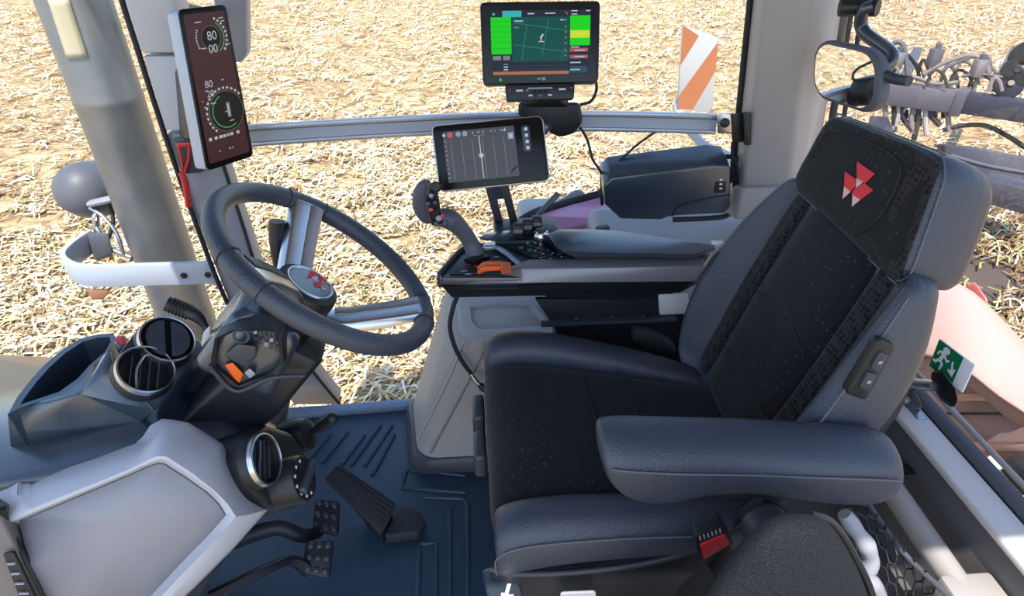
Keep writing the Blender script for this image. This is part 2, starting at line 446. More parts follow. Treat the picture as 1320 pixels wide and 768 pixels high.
# right glass, slightly bowed, with a sill bar at the floor
def bow(x): return 1.50+.07*(1-((x-.06)/.7)**2)
xs = [-.60+i*(1.33/12) for i in range(13)]
mb = MB(); mb.loft([[V(x, bow(x), .03), V(x, bow(x), 1.66)] for x in xs], 'window_glass' and MATS['window_glass'], False, False)
mb.build('window_1', kind='structure')
mb = MB(); 
sl_ = [V(-.62, 1.31, 0), at(372, 541, Z=0), at(446, 536, Z=0), at(520, 530, Z=0), V(.2, 1.405, 0)]
mb.loft([[p+V(0, -.003, -.03), p+V(0, -.003, .022), p+V(0, .03, .022), p+V(0, .03, -.03)] for p in sl_], mat('speckled_sill', (.20, .25, .34), .5, .3, bump=('noise', 120, 1)), True, True, .003)
mb.build('trim_5', kind='structure')
ws = [V(-.70, 1.50, 0), V(-.86, 1.36, 0), V(-1.0, 1.1, 0), V(-1.05, .8, 0), V(-1.0, .45, 0), V(-.88, .12, 0)]
ws = catmull(ws, 5)
mb = MB(); mb.loft([[p+V(0, 0, .05), p+V(.06, 0, 1.66)] for p in ws], MATS['window_glass'], False, False)
mb.build('window_2', kind='structure')
mb = MB(); mb.loft([[V(.836, y, .525), V(.80, y, 1.66)] for y in (-.05, .4, .9, 1.40)], MATS['rear_window_glass'], False, False)
mb.build('window_3', kind='structure')
# ------------------------------------------------------------------ driver's seat
SO = V(.455, .81, .48); SU = V(_s(R(17)), 0, _c(R(17))); SW = V(0, -1, 0); SN = SW.cross(SU)
def S(w, u, n=0): return SO+SW*w+SU*u+SN*n
seat = thing('driver_seat', 'black and slate driver seat with fabric centre and red emblem on headrest', 'seat', (.28, .8, 0))

# backrest shell: horizontal sections, w to the viewer, n to the front
def bsec(u, wi, wo, nf, ns, nb, wb):
    """wi: fabric edge, wo: outer width, nf: crest height, ns: seam depth at side, nb back depth"""
    half = [(0, -.002), (wi*.55, -.002), (wi*.94, .0), (wi+.012, nf*.55), (wi+(wo-wi)*.55, nf), (wo-.006, nf*.72), (wo, nf*.35), (wo, ns*.45), (wo-.006, ns), (wb, nb+.012), (wb*.5, nb)]
    L = [(w, n) for w, n in half]; Rr = [(-w, n) for w, n in half[1:][::-1]]
    return [S(w, u, n) for w, n in L]+[S(0, u, nb)]+[S(w, u, n) for w, n in Rr]
rings = [bsec(-.03, .155, .185, .03, -.03, -.06, .15), bsec(.02, .16, .205, .05, -.035, -.07, .165), bsec(.10, .165, .222, .068, -.045, -.085, .175), bsec(.18, .168, .232, .066, -.058, -.10, .18),
         bsec(.27, .165, .222, .055, -.062, -.10, .18), bsec(.34, .16, .208, .040, -.05, -.09, .17), bsec(.40, .155, .19, .022, -.03, -.07, .15), bsec(.425, .15, .175, .008, -.03, -.06, .14)]
mb = MB(); mb.loft(rings, 'leather')
mb.build('backrest', seat, sub=2)
# fabric centre with two honeycomb side strips
def strip_patch(name, lo, hi, m, lift, par, us=(.0, .05, .12, .2, .28, .35, .405)):
    mb = MB(); k = 7
    rows = []
    for u in us:
        wv = .15-.01*abs(u-.2)/.2
        rows.append([S((lo+(hi-lo)*i/(k-1))*wv/.15, u, lift+.012*math.cos(math.pi*.5*min(1, abs(lo+(hi-lo)*i/(k-1))/.16))-(.012 if i in (0, k-1) else 0)) for i in range(k)])
    mb.loft(rows, m, False, False)
    return mb.build(name, par, sub=1, solid=.02)
strip_patch('backrest_fabric', -.112, .112, 'fabric', .006, seat)
for a, c in ((-.166, -.109), (.109, .158)):
    strip_patch('mesh_strip', a, c, 'mesh', .007, seat)
mb = MB()
for u0 in (.12, .25): mb.tube([S(w, u0-.03*abs(w)/.1, .0175) for w in (-.10, -.05, 0, .05, .10)], .0012, 'seam', seg=6)
mb.build('cross_seam', seat)
# outer stitched seams on the bolsters
for sg in (1,):
    mb = MB()
    pth = [S(sg*w, u, n) for w, u, n in ((.206, .02, .045), (.222, .10, .055), (.229, .18, .052), (.219, .27, .042), (.203, .34, .029), (.186, .395, .016))]
    mb.tube(pth, .0014, 'thread', seg=6); mb.build('bolster_seam', seat)
# black rear shell
mb = MB()
mb.loft([[S(w, u, n) for w, n in ((.19, -.06), (.205, -.10), (.15, -.15), (-.15, -.15), (-.2, -.10), (-.185, -.06))] for u in (-.05, .1, .22)]+[[S(w*.9, .33, n+.02) for w, n in ((.19, -.08), (.2, -.10), (.14, -.15), (-.14, -.15), (-.2, -.10), (-.19, -.08))]], 'black')
mb.build('back_shell', seat, sub=1)
# lumbar switch on the near side of the backrest
sq = [at(x, y, Y=Y) for x, y, Y in ((1134, 436, .590), (1157, 446, .592), (1117, 518, .585), (1090, 508, .583))]
q = Quad(sq[0], sq[1], sq[2], sq[3])
if q.n.y > 0: q = Quad(sq[1], sq[0], sq[3], sq[2])
mb = MB(); mb.prism(q.rr(0, 0, 1, 1, .008), q.n*-.014, 'black', .004)
swt = mb.build('lumbar_switch', seat)
for v0, v1 in ((.17, .46), (.52, .81)):
    mb = MB(); mb.prism(q.rr(.27, v0, .73, v1, .004, .004), q.n*-.008, 'navy2', .0015)
    mb.box(q.p(.5, (v0+v1)/2, .0045), (.005, .005, .001), 'greyp', (V(1, 0, 0), V(0, 0, 1), q.n))
    mb.build('rocker', swt)

# headrest
hl = [S(-.172, .398, .012), S(.166, .392, .012), S(.118, .56, .03), S(-.150, .535, .03)]
hc = sum(hl, V(0, 0, 0))/4
def hring(n, sc, r=.035, back=0):
    q = Quad(*[hc+(p-hc)*sc+SN*n+SU*back for p in (hl[3], hl[2], hl[1], hl[0])])
    return q.rr(0, 0, 1, 1, r, 0, 4)
mb = MB(); mb.loft([hring(.0, .80), hring(.003, .95), hring(-.004, 1.0), hring(-.05, 1.02), hring(-.095, .97, back=-.004), hring(-.11, .88, back=-.006), hring(-.115, .6, back=-.006)], 'leather')
hd = mb.build('headrest', seat, sub=1)
mb = MB(); mb.loft([hring(.0005, .985, .03), hring(.006, .955, .03), hring(.0075, .5, .03)], 'fabric'); hf = mb.build('headrest_fabric', seat, sub=1)
hq = Quad(*[p+SN*.0075 for p in (hl[3], hl[2], hl[1], hl[0])])
mb = MB(); mb.prism([hq.p(.83, .04, -.0045), hq.p(.95, .06, -.006), hq.p(.975, .12, -.007), hq.p(.975, .93, -.007), hq.p(.96, .96, -.007), hq.p(.80, .96, -.005), hq.p(.81, .5, -.004)], hq.n*.004, 'mesh'); mb.build('headrest_mesh', seat)
mb = MB(); mb.tube([hq.p(u, v, .0012) for u, v in ((.10, .55), (.13, .25), (.2, .17), (.5, .13), (.72, .16), (.79, .25), (.77, .6), (.66, .9))], .0014, 'seam', seg=6); mb.build('inset_seam', hf)
mb = MB(); r_ = hring(-.006, 1.003, .035)
mb.tube(r_+[r_[0]], .0012, 'thread', seg=6, smooth=2); mb.build('edge_stitching', hd)
# emblem: red triangle cluster with pale lower tips, traced from its place on the pad
def onh(x, y): return on(x, y, hq.p(.5, .5, .0016), hq.n)
eq = [("redleaf", [(1104.5, 208), (1127.5, 224), (1104.5, 234)]), ("redleaf", [(1104.5, 234), (1127.5, 224), (1115, 236)]), ("redleaf", [(1089, 221), (1103, 231), (1102, 240), (1096, 247), (1088, 240)]),
      ("redleaf", [(1102, 242), (1114, 236), (1125.5, 245), (1108, 258), (1098, 250)]), ("pinkleaf", [(1104, 229), (1113, 234), (1103, 242)]), ("pinkleaf", [(1088, 240), (1096, 247), (1086, 256)]), ("pinkleaf", [(1099, 250), (1109, 257), (1098, 266)])]
mb = MB()
for m, pts in eq: mb.prism([onh(*p) for p in pts], hq.n*-.001, m)
mb.build('emblem', hf, smooth=0)

# cushion: fabric centre, two leather bolsters, near side skirt
def cush(X0, X1, Y0, Y1, m, name, prof, sub=2, sections=8, front=.03, z0=.36, par=seat):
    mb = MB(); rings = []
    for i in range(sections+1):
        t = i/sections; x = X0+(X1-X0)*t
        fr = 1-(1-min(1, t*3.2))**2
        pts = []
        for y, z in prof(t, x):
            pts.append(V(x-(front*.0), y, z))
        rings.append(pts)
    mb.loft(rings, m)
    return mb.build(name, par, sub=sub)
def fprof(x, y):                                # height of the fabric top
    return .505-.00*x
mb = MB(); rings = []
xsec = [(.028, .40), (.012, .44), (.012, .478), (.028, .502), (.075, .512), (.16, .507), (.28, .497), (.40, .49), (.47, .49)]
for x, z in xsec:
    yn, yf = .612, .985-.085*max(0, (x-.05)/.42)**1.3
    rings.append([V(x, y, z-(.012 if k in (0, 6) else 0)+(-.004 if k == 3 else 0)) for k, y in enumerate([yf-(yf-yn)*i/6 for i in range(7)])])
mb.loft(rings, 'fabric', False, False)
mb.build('seat_fabric', seat, sub=2, solid=.03)
mb = MB()
for x in (.205, .285): mb.tube([V(x+.008*math.cos(y*9), y, .5035-(x-.2)*.09) for y in (.66, .72, .8, .88, .94)], .0012, 'seam', seg=6)
mb.build('seat_seam', seat)
def bol(name, sg, yc, wtop, zt, drift=0, rise=0):
    mb = MB(); rings = []
    for x, k, dz in ((.02, .55, -.03), (.014, .85, -.018), (.03, 1, 0), (.09, 1, .012), (.18, 1, .010), (.28, 1, .0), (.38, .95, -.012), (.47, .85, -.03), (.50, .6, -.05)):
        w = wtop*k; z = zt+dz-(.03*max(0, (x-.1)/.4) if drift else 0); hk = k*(1-rise*max(0, x-.05)/.45); yd = yc+drift*max(0, (x-.05)/.42)**1.3
        prof = [(-w*.5, -.03*k), (-w*.42, -.006), (-w*.1, .004), (w*.25, .0), (w*.46, -.018*k), (w*.54, -.05*hk), (w*.5, -.095*hk), (w*.1, -.11*hk), (-w*.45, -.10*hk)]
        rings.append([V(x, yd+sg*p, z+q) for p, q in prof])
    mb.loft(rings, 'leather'); return mb.build(name, seat, sub=2)
bol('seat_bolster', -1, .592, .085, .515, 0, .5)
bol('seat_bolster', 1, 1.015, .085, .528, -.075)
mb = MB(); mb.tube([V(x, y, z) for x, y, z in ((.018, .560, .42), (.016, .555, .46), (.030, .552, .484), (.06, .5505, .497), (.12, .550, .503), (.22, .550, .503), (.32, .551, .496), (.42, .554, .484))], .0014, 'thread', seg=6); mb.build('bolster_seam', seat)
# cushion pan and suspension base
mb = MB(); mb.hull([V(x, y, z) for x, y, z in ((.03, .60, .40), (.03, 1.0, .40), (.5, .60, .40), (.5, 1.0, .40), (.06, .60, .33), (.06, .99, .33), (.48, .60, .33), (.48, .99, .33))], 'black', .015, 3)
mb.build('seat_pan', seat)
pq = [(632, 735, .565), (668, 742, .555), (760, 738, .555), (860, 722, .555), (940, 690, .56), (990, 655, .57)]
top = [at(x, y, Y=Y) for x, y, Y in pq]
mb = MB(); mb.loft([[p, p+V(0, .03, .004), p+V(0, .06, -.16), p+V(0, .0, -.16)] for p in top], 'black', True, True, .006)
sk = mb.build('side_skirt', seat)
mb = MB(); mb.tube([p+V(0, .002, .002) for p in top], .005, 'navy2'); mb.build('skirt_edge', sk)
mb = MB(); mb.lathe([(.17, 0), (.19, .02), (.16, .06), (.165, .1), (.14, .14), (.15, .18), (.135, .22), (.15, .26), (.16, .33)], (.27, .82, 0), (0, 0, 1), 'rubber', 32); mb.build('suspension_bellows', seat)
# front levers and slide pad at the cushion's front edge
for y in (.90, .80): 
    mb = MB(); mb.hull([V(x, y+d, z) for x in (-.012, .012) for d in (-.035, .035) for z in (.40, .455)], 'navy2', .008, 3); mb.build('slide_handle', seat)
mb = MB(); pts = [at(x, y, Z=.40) for x, y in ((620, 733), (640, 727), (668, 745), (680, 790), (645, 790), (628, 762))]
mb.prism(pts, (0, 0, -.02), 'navy', .006); fl = mb.build('front_lever', seat)
mb = MB(); lq = Quad(*[at(x, y, Z=.401) for x, y in ((644, 752), (664, 752), (664, 772), (644, 772))])
mb.prism([lq.p(u, v, .0) for u, v in ((.1, .9), (.9, .9), (.9, .7), (.55, .7), (.75, .0), (.5, .0), (.35, .6), (.1, .6))], (0, 0, -.001), 'white'); mb.build('seat_symbol', fl)
mb = MB(); bq = Quad(*[at(x, y, Y=.532) for x, y in ((722, 762), (768, 760), (766, 785), (722, 785))])
mb.prism(bq.rr(0, 0, 1, 1, .006, .004), bq.n*-.004, 'greyp', .001); mb.build('skirt_badge', sk)

# near armrest
arm = [(.155, .603, .535, .712, .030), (.165, .612, .524, .714, .070), (.20, .614, .520, .711, .108), (.25, .611, .516, .708, .112), (.30, .608, .513, .706, .085), (.36, .603, .509, .704, .080), (.42, .598, .505, .70, .092), (.50, .592, .50, .695, .102), (.545, .588, .500, .688, .095), (.56, .58, .508, .676, .06)]
rings = []
for x, yf, yn, zt, h in arm:
    m_ = (yf+yn)/2
    rings.append([V(x, yf, zt-h*.5), V(x, yf-.004, zt-.014), V(x, yf-.02, zt-.001), V(x, m_, zt), V(x, yn+.016, zt-.010), V(x, yn+.002, zt-.026), V(x, yn, zt-h*.6), V(x, yn+.006, zt-h*.94), V(x, yn+.024, zt-h), V(x, yf-.02, zt-h)])
mb = MB(); mb.loft(rings, 'leather'); ar = mb.build('armrest', seat, sub=2)
mb = MB(); mb.tube([V(x, yn+.0012, zt-.030) for x, yf, yn, zt, h in arm[1:-1]], .0014, 'thread', seg=6); mb.build('armrest_stitching', ar)
mb = MB(); mb.hull([V(x, y, z) for x, y, z in ((.28, .525, .64), (.28, .60, .64), (.52, .515, .62), (.52, .59, .62), (.3, .53, .61), (.3, .59, .61), (.52, .53, .585), (.52, .58, .585))], 'black', .006); mb.build('armrest_hinge', ar)
# belt buckle
bo = at(915, 705, Y=.52); ba, bb_, bn = V(.93, 0, .37), V(0, 1, 0), None
cq = [at(x, y, Y=.515) for x, y in ((898, 693), (932, 681), (943, 700), (905, 722))]
q = Quad(*cq)
mb = MB(); mb.prism(q.rr(-.05, -.1, 1.05, 1.1, .005), q.n*-.025, 'black', .002)
mb.hull([q.p(.05, 1.1), q.p(.95, 1.1), q.p(.05, 1.1, -.02), q.p(.95, 1.1, -.02), q.p(.3, 2.6, -.0), q.p(.7, 2.6, -.0), q.p(.3, 2.6, -.02), q.p(.7, 2.6, -.02)], 'black', .003)
bk = mb.build('belt_buckle', seat)
mb = MB(); mb.prism(q.rr(.06, .28, .96, .92, .003, .003), q.n*-.005, 'red', .001); mb.build('release_button', bk)
mb = MB()
for i in range(6): mb.box(q.p(.12+i*.15, .04, .001), (.0022, .008, .002), 'greyp', ((q.c[1]-q.c[0]).normalized(), (q.c[3]-q.c[0]).normalized(), q.n))
mb.build('buckle_ribs', bk)
# ribbed recliner knob beside the buckle
kc = at(982, 672, Y=.53)
mb = MB(); mb.lathe([(.03, 0), (.034, .006), (.03, .03), (.0, .032)], kc, (0, -1, .2), 'navy2', 24)
rk = mb.build('recliner_knob', seat)
mb = MB()
for i in range(5): mb.box(kc+V(.012*i-.026, -.032, .014*i-.026+.01), (.008, .006, .012), 'greyp', bevel=.002)
mb.build('knob_grip', rk)
# ------------------------------------------------------------------ dashboard console
dash = thing('dashboard', 'low dark dashboard with pale grey side panel, round vents and open tray', 'dashboard', (-.55, .8, 0))
VN = V(.62, -.20, .76).normalized(); VO = V(-.49, .775, .70)          # plane of the two upper vents
def vp(x, y, off=0): return on(x, y, VO, VN)+VN*off
# main body
mb = MB()
top = [at(-40, 630, Z=.615), at(192, 566, Z=.615), at(205, 540, Z=.62), at(232, 520, Z=.625), at(262, 520, Z=.625), at(302, 556, Z=.62), at(330, 610, Y=.645), at(352, 640, Y=.66),
       at(365, 600, Y=.74), at(372, 545, Y=.83), at(330, 500, Y=.9), at(270, 470, Y=.97), at(120, 470, Y=1.02), at(0, 500, Y=1.05)]
mb.hull([p for p in top]+[V(-.95, .62, .56), V(-.95, 1.0, .56)], 'navy', .012, 3)
body = mb.build('dash_body', dash)
mb = MB()
mb.hull([V(-.36, .66, .55), V(-.33, .70, .50), V(-.34, .92, .53), V(-.60, .92, .12), V(-.62, .60, .10), V(-.95, .60, .10), V(-.95, .95, .10), V(-.95, .62, .56), V(-.95, .95, .56), V(-.42, .63, .48)], 'black', .01)
mb.build('dash_underside', dash)
# vent housing: plate on the vent plane, skirt down to the body
pl_ = [(193, 409), (208, 411), (259, 439), (262, 447), (203, 529), (196, 527), (147, 476), (150, 458), (176, 424)]
mb = MB(); pp = [vp(*p) for p in pl_]
mb.hull(pp+[p+V(-.02, .02, -.13) for p in pp], 'navy', .006, 3)
hs = mb.build('vent_housing', dash)
# facets beside the tray
tl = [at(26, 525, Z=.672), at(78, 509, Z=.676), at(104, 492, Z=.682), at(121, 470, Z=.69)]
f = [at(10, 534, Z=.668)]+tl+[vp(140, 452), vp(146, 474), vp(200, 529), at(181, 543, Z=.622), at(34, 557, Z=.632)]
cen = sum(f, V(0, 0, 0))/len(f)
low = [at(10, 534, Z=.668), at(34, 557, Z=.632), at(181, 543, Z=.622), vp(200, 529), at(204, 540, Z=.60), at(182, 553, Z=.60), at(52, 580, Z=.60), at(14, 577, Z=.605)]
mb = MB()
for a, c in ((0, 1), (1, 2), (2, 3), (3, 4), (4, 5)): mb.face([f[a], f[c], cen], 'navy')
for a, c in ((5, 6), (6, 7), (7, 8), (8, 9), (9, 0)): mb.face([f[a], f[c], cen], 'navy')
mb.face([low[0], low[1], low[6], low[7]], 'navy2'); mb.face([low[1], low[2], low[5], low[6]], 'navy2'); mb.face([low[2], low[3], low[4], low[5]], 'navy2')
mb.build('tray_flank', dash, solid=.004, smooth=20)
# storage tray: rim wall and floor
outr = [(10, 534), (22, 512), (39, 490), (57, 470), (78, 452), (104, 436), (125, 431), (146, 429), (150, 436), (140, 452), (121, 470), (104, 492), (78, 509), (26, 525)]
inr = [(25, 523), (32, 512), (47, 492), (64, 473), (84, 455), (107, 440), (126, 435), (141, 434), (143, 440), (135, 454), (116, 470), (100, 488), (76, 505), (27, 521)]
O_ = [at(x, y, Z=.674) for x, y in outr]; I_ = [at(x, y, Z=.674) for x, y in inr]
cI = sum(I_, V(0, 0, 0))/len(I_)
bot = [cI+(p-cI)*.86+V(0, 0, -.085) for p in I_]
mb = MB(); mb.loft([[p+V(0, 0, -.10) for p in O_], O_, I_, bot], 'navy', False)
mb.loft([bot, [p+V(0, 0, -.004) for p in bot]], 'black', True)
mb.build('storage_tray', dash, smooth=30)
# red hazard button
mb = MB(); mb.hull([at(x, y, Z=.688)+V(0, 0, d) for x, y in ((146, 441), (152, 433), (166, 434), (163, 446), (152, 450)) for d in (-.03, 0)], 'navy', .004); hb = mb.build('switch_pod', dash)
mb = MB(); mb.hull([at(x, y, Z=.690)+V(0, 0, d) for x, y in ((148, 439), (153, 434), (164, 436), (160, 444)) for d in (-.01, .005)], 'red', .003); mb.build('hazard_button', hb)
# round vents
def vent(cx, cy, rr, o, n, name, closed, ring='satin'):
    a, bb, nn = basis(n); c = on(cx, cy, Vector(o)+nn*.014, n)
    mb = MB(); mb.lathe([(rr*.885, -.002), (rr*.885, .003), (rr*.91, .006), (rr*.97, .005), (rr, .001), (rr, -.002)], c, n, ring, 40, caps=False); mb.lathe([(rr, -.002), (rr*1.03, -.004), (rr*1.05, -.016)], c, n, 'black', 40, caps=False)
    v = mb.build('air_vent', dash)
    mb = MB(); mb.lathe([(rr*.886, .003), (rr*.86, -.006), (rr*.80, -.012), (.0, -.012)], c, n, 'black', 32, caps=False); mb.build('vent_cup', v)
    mb = MB()
    ang = R(35); d1 = a*math.cos(ang)+bb*math.sin(ang); d2 = -a*math.sin(ang)+bb*math.cos(ang)
    if closed:
        for sg in (1, -1):
            pts = [c+d1*(rr*.74*math.cos(q))+d2*(sg*(rr*(.03+.16*(1+math.cos(q)*sg)*.5)+rr*.62*math.sin(q)))+nn*(.004-.008*sg*math.sin(q)*.6) for q in [math.pi*i/12 for i in range(13)]]
            mb.prism(pts, nn*.004, 'navy2', .001)
    else:
        for k in (-.45, -.15, .15, .45):
            h = rr*math.sqrt(max(.05, .6-k*k)); mb.hull([c+d1*(s1*h)+d2*(rr*k+s2*.001)+nn*(z+.0) for s1 in (-1, 1) for s2 in (-1, 1) for z in (-.010, -.002)], 'navy2', .0005)
        mb.tube([c+d1*(-rr*.7)+d2*(rr*.2)-nn*.004, c-d2*(rr*-.28)+nn*.0, c+d1*(rr*.7)+d2*(rr*.05)-nn*.004], .0018, 'satin', seg=6)
    mb.build('vent_louvre', v)
    return v
vent(187.5, 477.5, .0405, VO, VN, 'v', False)
vent(215, 438.5, .0415, VO, VN, 'v', True)
LN = V(.95, -.05, .30).normalized(); LO = at(341, 592, Y=.655)
vent(340.5, 592, .0385, LO, LN, 'v', False)
# right-hand switch face carrying the lower vent, rotary knob and stick
mb = MB()
fq = [(322, 556), (345, 545), (378, 556), (402, 590), (405, 625), (385, 655), (352, 655), (325, 630), (312, 590)]
pp = [on(x, y, LO-LN*.004, LN) for x, y in fq]
mb.hull(pp+[p-LN*.09 for p in pp], 'black', .012, 3); mb.build('switch_face', dash)
rc = on(388, 617, LO+LN*.03, LN)
mb = MB(); mb.lathe([(.036, -.05), (.036, .0), (.033, .006), (.0, .006)], rc, LN, 'black', 36); rk = mb.build('rotary_switch', dash)
a_, b_, n_ = basis(LN)
mb = MB(); mb.hull([rc+a_*x+b_*y+LN*z for x in (-.028, .03) for y in (-.007, .007) for z in (.004, .017)], 'navy2', .004, 3); mb.build('rotary_grip', rk)
mb = MB()
for k in range(7):
    q = R(60+k*32); p = rc+(a_*math.cos(q)+b_*math.sin(q))*.0265+LN*.0065; mb.box(p, (.004, .004, .001), 'white', (a_, b_, LN))
mb.build('rotary_marks', rk)
mb = MB(); s0 = at(381, 563, Y=.78); mb.lathe([(.030, 0), (.030, .03), (.026, .045), (.012, .05)], s0-LN*.02, LN, 'black', 28); st = mb.build('shuttle_stick', dash)
mb = MB(); s1 = s0+LN*.03; e1 = at(428, 539, Y=.775); mb.tube([s1, s1+(e1-s1)*.4, e1], [.005, .007, .011, .011], 'black'); mb.ball(e1, .0108, 'black'); mb.build('stick_grip', st)
# pale side panel with a sunken field
Of = [(-30, 622, .655), (-8, 613, .665), (28, 602, .66), (34, 607, .657), (46, 611, .655), (120, 592, .655), (188, 574, .652), (198, 565, .655), (208, 550, .662), (224, 541, .667), (244, 545, .663), (287, 572, .652), (311, 611, .642), (330, 639, .635), (346, 656, .62), (300, 708, .575), (250, 758, .55), (205, 800, .53)]
If = [(2, 682, .572), (8, 675, .575), (30, 666, .577), (36, 663, .577), (48, 658, .577), (110, 632, .578), (165, 609, .58), (180, 602, .58), (196, 595, .58), (206, 592, .58), (215, 593, .58), (246, 613, .577), (277, 635, .573), (292, 650, .57), (302, 666, .563), (281, 690, .553), (240, 732, .54), (190, 785, .527)]
Pf = [at(x, y, Y=Y) for x, y, Y in Of]; Qf = [at(x, y, Y=Y) for x, y, Y in If]
Mf = [p*.45+q*.55+V(.004, -.012, .012) for p, q in zip(Pf, Qf)]
back = [p+V(-.035, .03, -.025) for p in Pf]
cg = at(120, 720, Y=.56)
In = [q+(cg-q)*.09+V(0, .014, -.004) for q in Qf]
mb = MB(); mb.loft([back, Pf, [p*.85+m*.15+V(0, -.003, .003) for p, m in zip(Pf, Mf)], Mf, [m*.2+q*.8+V(0, -.003, .003) for m, q in zip(Mf, Qf)], Qf, In], 'pale', False, False)
sp = mb.build('side_panel', dash, smooth=50)
In2 = In[1:]+[at(120, 830, Y=.52), at(78, 800, Y=.525), at(40, 728, Y=.55)]
c2 = sum(In2, V(0, 0, 0))/len(In2)
mb = MB()
for a, c_ in zip(In2, In2[1:]+In2[:1]): mb.face([a, c_, c2], 'panelg')  # greyer than its frame; the recess's dimmer light is put into the colour
mb.build('panel_inset', sp, smooth=60, solid=.004)
# shut line and dark end grille at the panel's front edge
mb = MB(); mb.tube([at(4, 655, Y=.575), at(10, 680, Y=.572), at(36, 725, Y=.55), at(62, 780, Y=.53)], .004, 'black', seg=8); mb.build('shut_line', sp)
gq = Quad(at(-40, 640, Y=.568), at(3, 668, Y=.568), at(60, 785, Y=.525), at(-30, 790, Y=.525))
mb = MB(); mb.prism(gq.rect(0, 0, 1, 1), gq.n*-.03, 'taupe', .003); gr = mb.build('end_panel', dash)
g2 = Quad(at(8, 714, Y=.546), at(17, 713, Y=.546), at(52, 790, Y=.516), at(38, 790, Y=.516))
mb = MB(); mb.prism(g2.rr(-.3, -.03, 1.3, 1.02, .004, .002), g2.n*-.004, 'black', .001); gg = mb.build('side_grille', dash)
mb = MB()
for i in range(6): mb.prism(g2.rect(0, .12+i*.165, 1, .15+i*.165, .0045), g2.n*-.003, 'greyp')
mb.build('grille_bars', gg)
# rubber tray well between vents and column
mb = MB(); wl = [on(x, y, VO-VN*.03, VN) for x, y in ((232, 500), (240, 475), (258, 455), (275, 455), (290, 500), (262, 508))]
mb.prism(wl, VN*-.03, 'black', .004); mb.build('cup_well', dash)
mb = MB(); mb.tube([on(x, y, VO-VN*.028, VN) for x, y in ((231, 504), (238, 476), (256, 455), (262, 450))], .004, 'navy2'); mb.build('well_rim', dash)

# ------------------------------------------------------------------ steering column
WC = V(-.2096, .80, .8405); WN = V(.6078, .093, .7886).normalized()
col = thing('steering_column', 'black steering column with open switch recess, orange lever and side stalks', 'steering column', (-.42, .77, .5))
def csec(t, a, b, dx=0, dy=0):
    X, Yv, n = CA, CB, WN
    o = WC-WN*t+X*dx+Yv*dy; out = []
    for sx, sy in ((1, 1), (-1, 1), (-1, -1), (1, -1)):
        for q in ((20, 70) if sx*sy > 0 else (70, 20)):
            out.append(o+X*(sx*(a-.015+.015*math.cos(R(q))))+Yv*(sy*(b-.015+.015*math.sin(R(q)))))
    return out
CB = V(0, 1, 0)-WN*WN.y; CB.normalize(); CA = CB.cross(WN).normalized()          # CA: towards the driver side/down, CB: to the far side
mb = MB(); mb.lathe([(.030, -.13), (.036, -.145), (.045, -.16)], WC, WN, 'black', 24); mb.build('column_neck', col)
mb = MB(); mb.loft([csec(.095, .040, .060, -.03, 0), csec(.11, .052, .068, -.03), csec(.20, .06, .075, -.03), csec(.21, .055, .07, -.03)], 'navy', bevel=.004); us = mb.build('upper_shroud', col)
mb = MB(); mb.loft([csec(.12, .045, .06, .02, .0), csec(.24, .052, .062, .005), csec(.32, .052, .055, -.01), csec(.37, .042, .048, -.03)], 'black', bevel=.004); ls = mb.build('lower_shroud', col)
# near-side switch recess, framed
o_ = V(-.33, .715, .665)
def cp(x, y, d=.700): return at(x, y, Y=d)
fr = [(272, 462), (277, 436), (300, 425), (345, 424), (362, 428), (366, 470), (352, 486), (305, 503), (272, 476)]
frm = [cp(*p) for p in fr]
mb = MB(); mb.loft([[p+V(0, .035, 0) for p in frm], frm, [p*.9+sum(frm, V(0, 0, 0))/len(frm)*.1+V(0, .002, 0) for p in frm], [p*.88+sum(frm, V(0, 0, 0))/len(frm)*.12+V(0, .03, 0) for p in frm]], 'black', True)
rec = mb.build('switch_recess', col)
mb = MB(); mb.tube([cp(272, 470, .697), cp(275, 478, .697), cp(305, 504, .697), cp(350, 487, .697), cp(392, 484, .71)], .0035, 'navy2'); mb.build('recess_lip', rec)
mb = MB(); mb.hull([cp(x, y, d) for x, y in ((289, 470), (300, 467), (314, 482), (309, 494), (302, 488)) for d in (.70, .715)], 'orange', .002); mb.build('orange_tab', col)
mb = MB(); mb.hull([cp(x, y, d) for x, y in ((288, 458), (306, 443), (330, 446), (331, 460), (315, 473), (309, 464)) for d in (.69, .71)], 'navy2', .003); mb.build('release_lever', col)
mb = MB(); mb.hull([cp(x, y, d) for x, y in ((315, 480), (322, 474), (330, 482), (322, 488)) for d in (.70, .715)], 'greyp', .002); mb.build('ignition_key', col)
mb = MB(); mb.torus(cp(311, 433, .70), (0, -1, .3), .010, .0022, 'navy2', 24, 8); mb.build('key_ring', col)
mb = MB()
rn = random.Random(5)
for i in range(5):
    for j in range(2):
        x, y = 329+i*7, 428+i*3.5+j*9; mb.hull([cp(x+dx, y+dy, d) for dx in (-2.4, 2.4) for dy in (-2.6, 2.6) for d in (.703, .712)], 'navy2' if (i+j) % 3 else 'greyp', .001)
mb.build('button_block', col)
